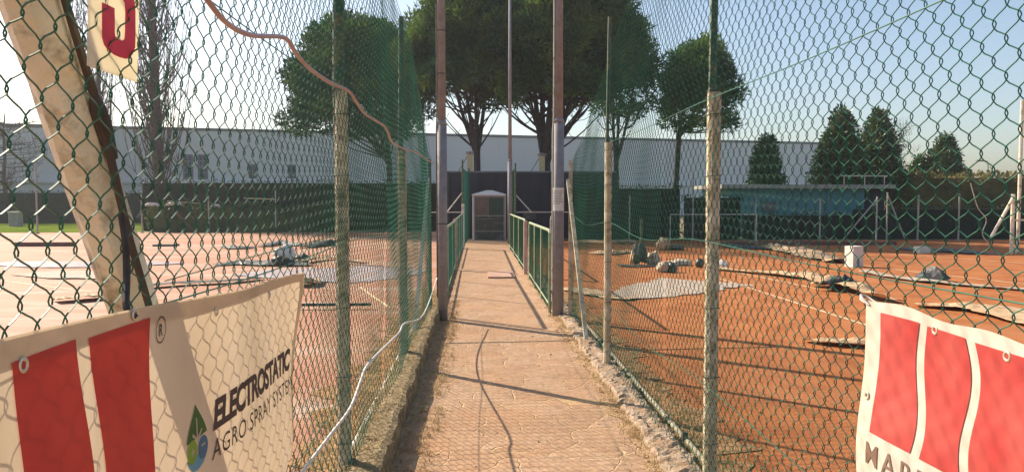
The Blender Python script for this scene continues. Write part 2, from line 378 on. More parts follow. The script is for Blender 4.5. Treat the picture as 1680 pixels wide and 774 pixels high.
def crumbs():
    r = random.Random(3); mb = MB()
    for _ in range(2600):
        y = r.uniform(2.5, 20)
        q = r.random()
        if q < .45: x, z = r.gauss(1.07, 0.05), 0.006
        elif q < .75: x, z = -0.50+abs(r.gauss(0, 0.05)), 0.004
        elif q < .82: x, z = r.uniform(-0.4, 1.0), 0.001
        else: x, z = 1.3+abs(r.gauss(0, 0.5)), G+0.004
        s = r.uniform(0.003, 0.011) * (1.7 if r.random() < .06 else 1)
        p = [(x+r.uniform(-s,s), y+r.uniform(-s,s), z) for _ in range(3)] + [(x, y, z+s*r.uniform(0.5,1.1))]
        c = r.uniform(0,6.28)
        p = [(x+math.cos(c+k*2.09)*s, y+math.sin(c+k*2.09)*s, z) for k in range(3)]+[(x+r.uniform(-s,s)*.4, y, z+s*r.uniform(.5,1))]
        mb.add(p, [(0,1,3),(1,2,3),(2,0,3)])
    o = mb.build('clay_crumbs', M['soil']); tag(o, 'small crumbs of clay and gravel scattered along the path edges', 'gravel', kind='stuff')
crumbs()

# ------------------------------------------------------------------ distant setting
def hazebox():
    mb = MB().box(-90, 90, -3, 130, G-1.2, 32)
    m = bpy.data.materials.new('thin_haze'); m.use_nodes = True
    n = m.node_tree.nodes; l = m.node_tree.links
    n.remove(n['Principled BSDF'])
    v = n.new('ShaderNodeVolumePrincipled'); v.inputs['Density'].default_value = HAZE
    v.inputs['Color'].default_value = (0.88,0.92,1,1); v.inputs['Anisotropy'].default_value = 0.35
    l.new(v.outputs[0], n['Material Output'].inputs['Volume'])
    o = mb.build('haze', m); o['kind'] = 'stuff'
HAZE = 0.0007

# warehouse: long pale wall running from nearer left to farther right
wa = at(-160, 210, Y=58); wb = at(1480, 236, Y=78)
def warehouse():
    H = 7.0
    A = Vector((wa.x, wa.y, G)); B = Vector((wb.x, wb.y, G))
    d = (B-A).normalized(); nrm = Vector((d.y, -d.x, 0))       # towards the camera
    L = (B-A).length
    t = thing('warehouse', 'long pale grey warehouse with a flat roofline behind the trees', 'building', A)
    def P(s, o, z): q = A + d*s + nrm*o; return (q.x, q.y, z)
    def slab(mb, s0, s1, o0, o1, z0, z1):
        return mb.add([P(s0,o0,z0),P(s1,o0,z0),P(s1,o1,z0),P(s0,o1,z0),P(s0,o0,z1),P(s1,o0,z1),P(s1,o1,z1),P(s0,o1,z1)],
                      [(0,3,2,1),(4,5,6,7),(0,1,5,4),(1,2,6,5),(2,3,7,6),(3,0,4,7)])
    mb = MB(); slab(mb, 0, L, -30, 0, G, H)
    k = 0
    mb.build('wall', M['wh'], t)
    mb = MB(); slab(mb, -0.1, L+0.1, -30.1, 0.08, H, H+0.22); mb.build('roof_edge', M['wh_trim'], t)
    mb = MB()
    s = 2.0
    while s < L:
        slab(mb, s, s+0.05, 0, 0.02, G, H-0.01); s += 2.4
    mb.build('cladding_seams', M['wh'], t)
    mb = MB(); slab(mb, 0, L, 0.0, 0.25, 2.75, 2.95); mb.build('plinth_ledge', M['wh'], t)
    def s_of(px):     # distance along the wall seen at a photograph column
        lo, hi = 0.0, L
        for _ in range(40):
            m_ = (lo+hi)/2; q = A+d*m_; c = CAMR.transposed() @ (q-Vector((0,0,CAM_H)))
            x = 840 + F*c.x/(-c.z)
            if x < px: lo = m_
            else: hi = m_
        return lo
    for (x0, x1, y0, y1, rows) in ((304,317,255,293,4),(328,341,255,293,4),(411,421,271,291,1),(475,485,272,291,1)):
        s0, s1 = s_of(x0), s_of(x1); q = A+d*((s0+s1)/2)
        z1 = at((x0+x1)/2, y0, Y=q.y).z; z0 = at((x0+x1)/2, y1, Y=q.y).z
        fr = MB(); slab(fr, s0-.08, s1+.08, 0.0, 0.05, z0-.08, z1+.08); w = fr.build('window', M['wh_trim'], t)
        mb = MB()
        for r_ in range(rows):
            for c_ in range(2):
                a0 = s0+(s1-s0)*c_/2+.04; a1 = s0+(s1-s0)*(c_+1)/2-.04
                b0 = z0+(z1-z0)*r_/rows+.05; b1 = z0+(z1-z0)*(r_+1)/rows-.05
                slab(mb, a0, a1, 0.05, 0.06, b0, b1)
        mb.build('pane', M['glass'], w)
warehouse()

# black screen wall behind the cabin
def dark_wall():
    a = at(722, 283, Y=31.6); b = at(1010, 283, Y=31.6)
    t = thing('screen_wall', 'tall black screen wall standing behind the white cabin at the path end', 'wall', ((a.x+b.x)/2, 31.6, G))
    MB().box(a.x, b.x, 31.6, 31.75, G, a.z).build('panel', M['wallpanel'], t)
    MB().box(a.x-.02, b.x+.02, 31.57, 31.78, a.z, a.z+0.06).build('coping', M['wh_trim'], t)
    for px in (735, 838, 905, 960):
        p = at(px, 283, Y=31.5); MB().box(p.x-.04, p.x+.04, 31.5, 31.6, G, p.z+.03).build('post', M['darkmetal'], t)
    c0 = at(842, 345, Y=31.5); c1 = at(880, 360, Y=31.5)
    MB().box(at(858,345,Y=31.5).x, at(880,345,Y=31.5).x, 31.52, 31.6, c1.z, c0.z).build('hatch', M['booth_dark'], t)
dark_wall()
def chimney(px, py0, lab):
    p0 = at(px, py0, Y=33); w = 0.12
    t = thing('vent_chimney', lab, 'chimney', (p0.x, 33, G), 'square vent chimneys behind the black wall')
    MB().box(p0.x-w, p0.x+w, 33-w, 33+w, G, p0.z-0.16).build('shaft', M['brick_cream'], t)
    for dz in (0.13, 0.06):
        MB().box(p0.x-w*1.5, p0.x+w*1.5, 33-w*1.5, 33+w*1.5, p0.z-dz-0.03, p0.z-dz).build('cap', M['conc'], t)
    MB().box(p0.x-.05, p0.x+.05, 32.95, 33.05, p0.z-0.16, p0.z-0.03).build('neck', M['conc'], t)
    MB().tube([(p0.x-w, 33, p0.z-.25), (p0.x-0.75, 33, 2.3)], 0.015, 5).build('stay', M['darkmetal'], t)
chimney(771, 247, 'left yellowish vent chimney showing above the black wall over the cabin')
chimney(889, 250, 'right yellowish vent chimney showing above the black wall beside a pine trunk')

def blob_leaves(mb, r, c, rad, n, size, tri=True, outward=True, thin=0.5):
    for _ in range(n):
        while True:
            p = Vector((r.uniform(-1,1), r.uniform(-1,1), r.uniform(-1,1)))
            if 0.05 < p.length <= 1: break
        p = p.normalized()*(r.random()**0.35)
        q = Vector((c[0]+p.x*rad[0], c[1]+p.y*rad[1], c[2]+p.z*rad[2]))
        d = (p.normalized() + Vector((r.gauss(0,.5), r.gauss(0,.5), r.gauss(0,.5)+.35))).normalized() if outward else Vector((r.gauss(0,1),r.gauss(0,1),r.gauss(0,1))).normalized()
        s = d.cross(Vector((r.gauss(0,1),r.gauss(0,1),r.gauss(0,1)))).normalized()
        L_ = size*r.uniform(.6,1.4)
        a = q - s*L_*thin*.5; b = q + s*L_*thin*.5; e = q + d*L_
        if tri: mb.add([tuple(a), tuple(b), tuple(e)], [(0,1,2)])
        else:
            f = q + d*L_*.5
            mb.add([tuple(q), tuple(f+s*L_*thin*.5), tuple(e), tuple(f-s*L_*thin*.5)], [(0,1,2,3)])

def hedge(name, label, x0, x1, y0, y1, z1, seed, m=None, leaf=0.11, dens=26, cat='hedge', rough=0.12, m2=None):
    r = random.Random(seed)
    t = thing(name, label, cat, ((x0+x1)/2, (y0+y1)/2, G))
    mb = MB(); nx = max(2, int((x1-x0)/0.5))
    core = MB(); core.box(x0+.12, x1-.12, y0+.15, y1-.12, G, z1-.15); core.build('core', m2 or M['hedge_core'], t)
    A = (x1-x0)*(z1-G)
    for _ in range(int(A*dens)):
        x = r.uniform(x0, x1); z = r.uniform(G, z1)
        y = y0 + .1 + N(x*1.3, z*1.3, seed)*rough + r.uniform(-.05,.08)
        zz = z + N(x*1.1, seed, 3)*rough
        blob_leaves(mb, r, (x, y, zz), (.06,.06,.06), 1, leaf, False)
    for _ in range(int((x1-x0)*(y1-y0+.6)*dens*.9)):
        x = r.uniform(x0, x1); y = r.uniform(y0, y1)
        blob_leaves(mb, r, (x, y, z1-.1+N(x*1.1, seed, 3)*rough+r.uniform(-.06,.05)), (.07,.07,.05), 1, leaf, False)
    for _ in range(int((y1-y0)*(z1-G)*dens*2)):
        x = r.choice((x0+.08, x1-.08)); blob_leaves(mb, r, (x, r.uniform(y0,y1), r.uniform(G, z1)), (.06,.06,.06), 1, leaf, False)
    mb.build('foliage', m or M['hedge'], t); return t
X = lambda px, Y: at(px, 330, Y=Y).x
Zp = lambda py, Y: at(840, py, Y=Y).z
hedge('hedge', 'tall clipped dark hedge behind the low one across the left court', X(228,39), X(722,39), 39, 40.2, Zp(296,39), 1)
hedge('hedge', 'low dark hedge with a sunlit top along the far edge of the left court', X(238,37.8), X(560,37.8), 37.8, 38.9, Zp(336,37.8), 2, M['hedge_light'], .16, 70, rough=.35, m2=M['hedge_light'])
hedge('hedge', 'dark hedge farthest left behind the strip of lawn', X(-120,52), X(232,52), 52, 53, Zp(313,52), 3)
hedge('hedge', 'tall dark green hedge right of the path end, beside the black wall', X(935,30.2), X(1122,30.2), 30.2, 31.2, Zp(303,30.2), 4)
hedge('hedge', 'dark green hedge in front of the left end of the turquoise building', X(1126,30.0), X(1222,30.0), 30.0, 30.9, Zp(318,30.0), 5)
hedge('hedge', 'low dark hedge running in front of the turquoise building', X(1222,30.1), X(1412,30.1), 30.1, 30.8, Zp(348,30.1), 6)
hedge('hedge', 'dark hedge at the right, between the turquoise building and the court corner frame', X(1412,30.0), X(1720,30.0), 30.0, 31.0, Zp(338,30.0), 7)
t = hedge('thicket', 'brownish green overgrown scrub rising behind the right-hand hedge', X(1478,36), X(1800,36), 36, 38.5, Zp(286,36), 8, M['thicket'], 0.2, 60, 'scrub', 0.6, M['thicket'])

# turquoise building
def turq():
    Y0 = 33.0
    x0, x1 = X(1196,Y0), X(1418,Y0); z = Zp(309, Y0)
    t = thing('utility_building', 'low turquoise building with a flat grey roof behind the low hedge', 'building', ((x0+x1)/2, Y0, G))
    w = MB().box(x0, x1, Y0, Y0+4, G, z).build('wall', M['turq'], t)
    x2 = X(1462, Y0)
    MB().box(x0-.4, x2, Y0-.35, Y0+4.3, z, z+.17).build('roof', M['conc'], t)
    MB().box(x1+.01, x2-.15, Y0+.3, Y0+3.8, G, z).build('annex_wall', M['wallpanel'], t)
    MB().box(X(1356,Y0), X(1372,Y0), Y0-.05, Y0-.002, G, z-.12).build('door', M['turq'], t)
    MB().box(X(1250,Y0), X(1272,Y0), Y0-.04, Y0-.002, 1.0, 1.45).build('window', M['glass'], t)
    MB().tube([(X(1380,Y0-.2), Y0-.2, Zp(288,Y0-.2)), (X(1455,Y0-.2), Y0-.2, Zp(288,Y0-.2))], .03, 6).build('roof_rail', M['white_pipe'], t)
    for px in (1384, 1418, 1450):
        MB().tube([(X(px,Y0-.2), Y0-.2, z+.15), (X(px,Y0-.2), Y0-.2, Zp(288,Y0-.2))], .02, 6).build('roof_rail_post', M['white_pipe'], t)
turq()

# ---- trees
def pine(label, px, Y, fork_py, crown, seed, npuff=95, dens=70, tr=0.2, limbs=9, splits=3, m=None):
    """umbrella pine: crown = (px centre, py top, py bottom, half width in px)"""
    r = random.Random(seed)
    b = at(px, 400, Y=Y); k = Y/F
    cx = at(crown[0], 300, Y=Y).x; zt = Zp(crown[1], Y); zb = Zp(crown[2], Y); hw = crown[3]*k
    t = thing('pine_tree', label, 'pine tree', (b.x, Y, G), 'umbrella pines behind the path end')
    zf = Zp(fork_py, Y); tk = MB()
    lean = r.uniform(-.1,.1)
    base = Vector((b.x, Y, G-.1)); fork = Vector((b.x+lean, Y, zf))
    tk.tube([base, base.lerp(fork,.5)+Vector((r.uniform(-.08,.08),0,0)), fork], [tr*1.25, tr*1.05, tr], 10)
    zc = zb + (zt-zb)*0.30                       # widest level
    tips = []
    for i in range(splits):
        a = (i+.5)/splits*2-1
        e = Vector((cx+a*hw*.35, Y+r.uniform(-.8,.8), zc))
        mid = fork.lerp(e, .45)+Vector((a*.1, 0, -.1))
        pth = spline([fork-Vector((0,0,.25)), mid, e], 5)
        tk.tube(pth, [tr*.8*(1-.6*j/(len(pth)-1)) for j in range(len(pth))], 7)
        tips += [pth[len(pth)//3], pth[len(pth)//2], pth[int(len(pth)*.7)]]
    tips += [fork, fork]
    for i in range(limbs*2):
        s_ = r.choice(tips); ang = r.uniform(0, 6.28); rr = hw*r.uniform(.45,.92)
        e = Vector((cx+math.cos(ang)*rr, Y+math.sin(ang)*rr*.8, zb+(zc-zb)*r.uniform(.25,1.3)))
        mid = s_.lerp(e, .5)+Vector((0,0,-.25+r.uniform(-.15,.1)))
        pth = spline([s_, mid, e], 5)
        rad0 = tr*r.uniform(.2,.42)
        tk.tube(pth, [rad0*(1-.8*j/(len(pth)-1)) for j in range(len(pth))], 5)
        for q in range(3):
            s2 = pth[r.randint(4, len(pth)-2)]
            e2 = s2+Vector((r.uniform(-.8,.8), r.uniform(-.8,.8), r.uniform(.1,.8)))
            tk.tube([s2, s2.lerp(e2,.5)+Vector((0,0,-.08)), e2], [rad0*.3, rad0*.2, .012], 4)
    tk.build('trunk', M['bark'], t)
    mb = MB()
    for i in range(npuff):
        # dome: golden-angle spread, plus flatter underside
        u = (i+.5)/npuff; a = i*2.39996+seed
        el = -0.28+1.25*u                     # sin of elevation from below rim to the top
        el = max(-.3, min(.98, el))
        ch = math.sqrt(max(0.02, 1-el*el)); shell = r.uniform(.78, 1.0) if r.random() < .8 else r.uniform(.35,.8)
        irr = 1+N(math.cos(a)*2.2, math.sin(a)*2.2, el*2.5+seed)*.38
        pr = r.uniform(.08,.19)*hw+.16
        c = (cx+math.cos(a)*ch*(hw-pr)*shell*irr, Y+math.sin(a)*ch*(hw-pr)*.9*shell*irr,
             (zc+el*(zt-zc-pr*.7)*shell) if el > 0 else (zc+el*(zc-zb)/.3*.85))
        if el < .05 and r.random() < .35: continue
        nn = int(dens*(pr/.55)**2)
        blob_leaves(mb, r, c, (pr*1.1, pr*1.1, pr*.72), int(nn*1.3), .24, True, True, .36)
        for q in range(int(nn*.12)):        # stray shoots
            p = Vector(c)+Vector((r.gauss(0,pr*.6), r.gauss(0,pr*.6), r.gauss(.05,pr*.4)))
            blob_leaves(mb, r, p, (.1,.1,.1), 1, .28, True, True, .25)
    mb.build('crown', m or M['pine'], t)
    return t
pine('broad umbrella pine farthest left, its round crown behind the left fence', 640, 41, 262, (592, 10, 232, 128), 11, 170, 170, .15, 18, 4)
pine('tall umbrella pine with a split trunk left of the thin middle pole', 783, 35, 248, (768, -62, 176, 118), 12, 170, 190, .15, 16, 4)
pine('tall umbrella pine behind the grey pole that carries the notice', 896, 34, 262, (915, -75, 180, 140), 13, 190, 190, .22, 24, 6)
pine('umbrella pine with a thin trunk behind the right-hand fence post', 1012, 38, 262, (1022, -8, 205, 64), 14, 110, 170, .13, 9, 3)
pine('umbrella pine farthest right with a rounded separate crown', 1109, 38, 215, (1143, 46, 222, 76), 15, 125, 150, .14, 10, 3)

def bare_tree(label, px, Y, py_top, wpx, seed, up=True, n=220, tr=.22, name='poplar_tree', cat='bare tree'):
    r = random.Random(seed); b = at(px, 400, Y=Y); H = Zp(py_top, Y); hw = wpx*Y/F
    t = thing(name, label, cat, (b.x, Y, G), 'bare winter trees at the left')
    mb = MB(); base = Vector((b.x, Y, G-.1)); top = Vector((b.x+r.uniform(-.3,.3), Y, H))
    nseg = 14; tp = [base.lerp(top, i/nseg)+Vector((N(i*.4,seed)*.25, N(i*.4,seed+4)*.25, 0)) for i in range(nseg+1)]
    mb.tube(tp, [tr*(1-.93*i/nseg)+.02 for i in range(nseg+1)], 8)
    mb.build('trunk', M['bare_bark'], t)
    mb = MB()
    for i in range(n):
        u = r.uniform(.06,.97) if up else r.uniform(.3,.95)
        idx = u*nseg; p = tp[int(idx)].lerp(tp[min(nseg,int(idx)+1)], idx%1)
        a = r.uniform(0,6.28); L_ = (H*.30 if up else H*.36)*(1-u*.6)*r.uniform(.5,1.1)
        out = (hw*r.uniform(.35,1.0)) if up else hw*r.uniform(.6,1.15)
        rise = L_ if up else L_*.5*r.uniform(.2,1)
        e = p+Vector((math.cos(a)*out, math.sin(a)*out, rise))
        mid = p.lerp(e,.45)+Vector((math.cos(a)*out*.22, math.sin(a)*out*.22, -rise*.08))
        pth = spline([p, mid, e], 4); r0 = .045*(1-u*.5)
        mb.tube(pth, [r0*(1-.8*j/(len(pth)-1)) for j in range(len(pth))], 4, False)
        for q in range(9 if up else 12):
            s2 = pth[r.randint(2, len(pth)-1)]
            e2 = s2+Vector((r.uniform(-.35,.35), r.uniform(-.35,.35), r.uniform(.4,1.2) if up else r.uniform(-.1,.6)))*(1 if up else 1.2)
            mb.tube([s2, s2.lerp(e2,.5)+Vector((r.uniform(-.05,.05),0,0)), e2], [.016,.011,.006], 3, False)
    mb.build('branches', M['bare_bark'], t)
bare_tree('largest bare poplar with upswept twigs, dark trunk right of the red number plate', 262, 44, -330, 62, 21, True, 300, .34)
bare_tree('slender bare poplar directly below the red number plate', 166, 50, -260, 34, 22, True, 190, .17)
bare_tree('thin bare poplar half hidden by the leaning cream strut', 118, 56, -200, 40, 23, True, 170, .15)
bare_tree('low spreading bare tree at the far left by the lawn', 10, 54, 190, 62, 24, False, 90, .18, 'bare_tree')
bare_tree('faint bare tree far behind the conifers on the right', 1452, 62, 196, 44, 25, False, 60, .10, 'bare_tree')

def cone_tree(label, px, Y, pyt, pyb, wpx, seed, n=3600, knob=None):
    r = random.Random(seed); b = at(px, 400, Y=Y); zt = Zp(pyt, Y); zb = Zp(pyb, Y); hw = wpx*Y/F
    t = thing('magnolia_tree', label, 'evergreen tree', (b.x, Y, G), 'dark conical evergreens on the right')
    MB().tube([(b.x, Y, G-.1), (b.x, Y, zb+.5), (b.x+.05, Y, zt-.4)], [.14,.11,.03], 8).build('trunk', M['bark'], t)
    mb = MB()
    for i in range(int(n*1.9)//22):
        u = 1-r.random()**.62; z = zb+(zt-zb)*u
        rr = hw*(1-u)**.62*(1+N(u*4, seed, i*.013)*.45)*r.random()**.4*.98+.02
        a = r.uniform(0,6.28)
        blob_leaves(mb, r, (b.x+math.cos(a)*rr, Y+math.sin(a)*rr, z), (.24,.24,.26), 22, .17, False, True, .5)
    for q in range(9):
        u = r.uniform(.1,.85); a = r.uniform(0,6.28); rr = hw*(1-u)**.62*1.0
        pr = hw*r.uniform(.12,.26); blob_leaves(mb, r, (b.x+math.cos(a)*rr, Y+math.sin(a)*rr, zb+(zt-zb)*u), (pr,pr,pr*1.2), int(260*pr), .17, False, True, .5)
    if knob:
        p = at(knob[0], knob[1], Y=Y); blob_leaves(mb, r, p, (.22,.22,.18), 70, .15, False, True, .5)
        blob_leaves(mb, r, (p.x-.25, p.y, p.z-.15), (.2,.2,.15), 40, .15, False, True, .5)
    mb.build('crown', M['magnolia'], t)
cone_tree('small dark conical evergreen alone in front of the pale warehouse', 1254, 36, 222, 318, 27, 31, 4200, (1268,236))
cone_tree('tallest dark conical evergreen, left of the touching pair', 1376, 36, 176, 318, 46, 32, 9000)
cone_tree('broad evergreen with a forked top, right of the touching pair', 1437, 37, 180, 318, 44, 33, 7500, (1448,186))
cone_tree('dark conical evergreen standing above the scrub on the right', 1546, 40, 220, 318, 36, 34, 5500)
cone_tree('shortest evergreen beside the one above the scrub', 1505, 40.5, 256, 318, 22, 35, 2200)

# far street lamp on the right
def lamp_far():
    p = at(1617, 400, Y=55); z = Zp(262,55)
    t = thing('street_lamp', 'thin distant street lamp above the scrub at the right', 'street lamp', (p.x, 55, G))
    MB().tube([(p.x,55,G),(p.x,55,z-.3),(p.x-.1,55,z-.05),(p.x-.5,55,z)], .05, 6).build('pole', M['galv'], t)
    MB().box(p.x-.95, p.x-.45, 54.9, 55.1, z-.06, z+.05).build('lamp_head', M['galv'], t)
lamp_far()

# ------------------------------------------------------------------ fences along the path
PITCH = 0.085
def net(mb, xf, y0, y1, zb, zt, r=0.0015, samp=8, seed=0, PITCH=0.085, dep=0.005, bulge=1.0):
    """chain-link: one flattened helix per column, neighbours half a pitch out of step so the apexes interlock"""
    PH = PITCH/2                                  # neighbouring wires stand half a mesh apart
    ncol = int((y1-y0)/PH); A = PH*.5+PITCH*.073; dep = dep*PITCH/.085
    v, f = mb.v, mb.f
    sn, cs = math.sin, math.cos
    tab = []
    for i in range(samp):
        th = i*2*math.pi/samp
        sy = sn(th)+.06*sn(3*th); dy = A*(cs(th)+.18*cs(3*th))*2*math.pi/PITCH
        l_ = math.sqrt(1+dy*dy); tab.append((A*sy, dep*cs(th), 1/l_, -dy/l_))
    for jj in range(ncol):
        yc = y0+(jj+.5)*PH
        z0, z1 = zb(yc), zt(yc); sh = (jj % 2)*(samp//2)
        n = int((z1-z0)/PITCH*samp)
        if n < 2: continue
        first = len(v)
        for i in range(n+1):
            a, d, ny_, nz_ = tab[(i+sh) % samp]; z = z0+i*PITCH/samp
            y = yc + a + .004*bulge*(sn(yc*2.1+z*3.3+seed)+.6*sn(yc*5.3-z*4.1))
            x = xf(yc, z) + d + bulge*(.012*sn(yc*1.9+z*1.3+seed)+.007*sn(z*3.7-yc*2.9)+.003*sn(z*9+yc*7))
            v.append((x+r*.87, y-ny_*r*.5, z-nz_*r*.5)); v.append((x-r*.87, y-ny_*r*.5, z-nz_*r*.5)); v.append((x, y+ny_*r, z+nz_*r))
        for i in range(n):
            a = first+i*3
            f.append((a, a+1, a+4, a+3)); f.append((a+1, a+2, a+5, a+4)); f.append((a+2, a, a+3, a+5))
    return mb

def interp(tab):
    def fn(y):
        if y <= tab[0][0]: return tab[0][1]
        for (a, va), (b, vb) in zip(tab, tab[1:]):
            if y <= b:
                t_ = (y-a)/(b-a); return va+(vb-va)*t_
        return tab[-1][1]
    return fn
ties_m = M['darkmetal']
def ties(mb, x, y, w, zs):
    for z in zs:
        mb.tube([(x-w,y-w,z),(x+w,y-w,z+.004),(x+w,y+w,z),(x-w,y+w,z-.004),(x-w,y-w,z)], .0025, 4)

def fence_post(t, x, y, zmid, ztop, w=0.04, thin=0.022, base=G-.05, square=True, mlow=None):
    p = MB(); p.cbox(x-w, x+w, y-w, y+w, base, zmid, min(.018, w*.5))
    o = p.build('post', mlow or M['concrete_post'], t)
    if ztop > zmid:
        MB().tube([(x-.01,y,zmid-.25),(x-.012,y,zmid),(x+.004,y,ztop)], thin, 10).build('post_extension', M['green_pipe'], t)
        MB().tube([(x-.01,y,zmid),(x-.01,y,zmid+.012)], thin+.006, 10).build('collar', M['darkmetal'], o)
    for z in (.25,.62,1.0,1.37,1.72,2.05):
        if z < zmid-.03: tm = MB(); ties(tm, x, y, w+.002, [z]); tm.build('wire_tie', ties_m, o)
    return o

# left fence
LX = lambda y, z=0: -0.725 + 0.012*(y-1)*.8
tL = thing('wire_fence', 'green chain-link fence on concrete posts along the left side of the path', 'fence', (-0.7, 5, 0))
topL = interp([(0.3,3.5),(5.6,3.3),(7.2,3.15),(8.6,2.72),(9.4,2.42),(10.35,2.12)])
net(MB(), lambda y,z: LX(y), 0.25, 5.5, lambda y: .04+.02*math.sin(y*2), topL, .0020, 10, 1).build('wire_mesh', M['net'], tL)
net(MB(), lambda y,z: LX(y), 5.5, 10.35, lambda y: .03+.02*math.sin(y*2), topL, .0020, 6, 2).build('wire_mesh', M['net'], tL)
fence_post(tL, LX(1.02)-.05, 1.02, 2.17, 3.6)
fence_post(tL, LX(4.2)-.05, 4.2, 2.18, 3.6, .035, .031)
fence_post(tL, LX(7.2)-.05, 7.2, 2.05, 3.28, .04, .024)
fence_post(tL, LX(10.35)-.02, 10.35, 2.12, 2.12, .02, mlow=M['darkmetal'])
# brace at the low end
MB().beam((LX(9.9)-.03, 10.25, 1.86), (LX(8)-.06, 8.35, 0.0), .035, .04).build('brace', M['white_pipe'], tL)
# leaning near strut (cream concrete with a thin dark tube, bulging once, along its front)
s0 = at(35, -40, X=-.82); s1 = Vector((-.80, 2.55, -.05))
a_ = at(50, 0, X=-.83); b_ = at(214, 488, X=-.83); dv = (b_-a_).normalized()
p_top = a_-dv*.45; p_bot = b_+dv*((b_.z+.06)/(-dv.z))
ts_ = [0, .2, .215, .23, .5, .515, .53, .75, 1]; 
so = MB().tube([p_top.lerp(p_bot, q)+Vector((0, .004*math.sin(q*9), .003*math.sin(q*7))) for q in ts_], [.057,.056,.053,.055,.056,.052,.054,.055,.056], 8).build('strut', M['strut'], tL)
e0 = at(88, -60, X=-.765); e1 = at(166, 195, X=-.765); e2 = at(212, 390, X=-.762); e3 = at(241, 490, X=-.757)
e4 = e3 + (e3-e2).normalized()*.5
MB().tube([e0, e1, e2, e3, e4], [.008,.010,.009,.009,.009], 6).build('dark_tube', M['darkmetal'], tL)
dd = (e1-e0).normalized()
MB().tube([e1-dd*.05, e1-dd*.02, e1+dd*.02, e1+dd*.09], [.010,.016,.017,.010], 10).build('tube_bulge', M['darkmetal'], so)
for zw, nm in ((2.13,'tension_wire'), (1.37,'tension_wire'), (.60,'tension_wire')):
    pts = [(LX(y)+.01, y, zw-.015*math.sin((y-1)/3.1*math.pi)**2) for y in [.3+.25*i for i in range(41)] if y < 10.35]
    MB().tube(pts, .0022, 5).build(nm, M['net'], tL)
# top edge wire following the drooping top
MB().tube([(LX(y)+.004, y, topL(y)-.01) for y in [.3+.2*i for i in range(51)] if y<10.36], .0025, 5).build('tension_wire', M['net'], tL)
# ground pipe
g0 = at(575, 757, X=-.80); g1 = at(659, 583, X=-.80)
MB().tube([(-.80, 2.6, 0.02), (-.80, 9.9, 0.0)], .022, 8).build('ground_pipe', M['white_pipe'], tL)

# right fence
RX = lambda y, z=0: 1.225 + 0.004*(y-4)
tR = thing('wire_fence', 'green chain-link fence on concrete posts along the right side of the path', 'fence', (1.25, 5, 0))
topR = interp([(0.3,3.6),(5.9,3.30),(6.6,3.12),(7.1,2.98),(8.2,2.60),(9.2,2.30),(10.15,2.10)])
net(MB(), lambda y,z: RX(y), 0.9, 5.0, lambda y: -.01+.02*math.sin(y*2), topR, .0019, 10, 11).build('wire_mesh', M['net'], tR)
net(MB(), lambda y,z: RX(y), 5.0, 10.15, lambda y: -.01+.02*math.sin(y*2), topR, .0020, 6, 12).build('wire_mesh', M['net'], tR)
fence_post(tR, RX(4.1)+.05, 4.10, 2.17, 3.6, .034, .022)
fence_post(tR, RX(7.1)-.02, 7.12, 2.12, 3.28, .032, .016)
fence_post(tR, RX(10.15)-.02, 10.15, 2.10, 2.10, .025)
MB().beam((RX(9.9)-.06, 10.1, 1.84), (RX(8.1)-.06, 8.2, -.02), .04, .045).build('brace', M['concrete_post'], tR)
for zw in (2.12, 1.37, .60):
    pts = [(RX(y)-.012, y, zw-(.06 if (zw<2 and y>4) else .0)*math.sin((y-1.1)/3*math.pi)**2-.012*math.sin((y-1.1)/3*math.pi)**2) for y in [1.0+.25*i for i in range(38)] if y < 10.15]
    MB().tube(pts, .0024, 5).build('tension_wire', M['net'], tR)
MB().tube([(RX(y)-.004, y, topR(y)-.01) for y in [.9+.2*i for i in range(47)] if y<10.16], .0025, 5).build('tension_wire', M['net'], tR)
MB().tube([(1.40, 2.9, -.025), (1.385, 9.9, -.03)], .02, 8).build('ground_pipe', M['wood'], tR)
for y in (3.6, 5.0, 8.4): MB().box(1.37,1.40,y-.012,y+.012,G-.02,.03).build('pipe_peg', M['darkmetal'], tR)

# hose along the top of the left fence
hp = [(300,-60),(340,0),(372,38),(412,58),(466,62),(482,82),(503,108),(540,135),(572,150),(585,168),(600,188),(628,205),(636,216),(645,235),(668,246),(684,250),(700,262),(712,268)]
hose = [at(x, y, X=-.66+.0006*(x-300)/4) for x, y in hp]
mbh = MB().tube(spline(hose, 5), [.0075]*(5*(len(hose)-1)+1), 8)
o = mbh.build('garden_hose', M['pink_hose'], None, hose[8], True); tag(o, 'pinkish hose drooping along the top wire of the left fence', 'hose')
cp = [(470,815),(498,771),(540,715),(575,668),(592,624),(603,598),(630,570),(655,545),(664,530),(689,522),(703,498),(717,456)]
cab = [at(x, y, X=-.63+.001*(x-470)/2.6) for x, y in cp]
o = MB().tube(spline(cab, 5), .0068, 7).build('white_cable', M['white_cable'], None, cab[5], True); tag(o, 'white cable hanging low on the left fence above the kerb', 'cable')

# ------------------------------------------------------------------ poles
def pole(label, x, y, r0, r1, zstep, ztop, extra=None):
    t = thing('lamp_pole', label, 'pole', (x, y, 0), 'steel lighting poles beside the path')
    MB().tube([(x,y,-.1),(x,y,zstep)], [r0,r0*.97], 16).build('lower_tube', M['galv'], t, smooth=True)
    MB().tube([(x,y,zstep-.01),(x,y,zstep+.05)], [r0*1.06, r1*1.02], 16).build('collar', M['galv'], t, smooth=True)
    MB().tube([(x,y,zstep+.03),(x,y,ztop)], [r1,r1*.7], 16).build('upper_tube', M['galv'], t, smooth=True)
    return t
tp_ = pole('left steel pole standing on the kerb, nearest pole on the left of the path', -.475, 10.0, .068, .055, 2.56, 7.5)
x_, y_, z_ = -.475, 10.0, 4.19
MB().tube([(x_,y_,z_),(x_+.10,y_,z_)], .012, 6).build('bracket', M['darkmetal'], tp_)
fl = MB().box(x_+.05, x_+.17, y_-.06, y_+.04, z_-.03, z_+.03).build('floodlight', M['darkmetal'], tp_)
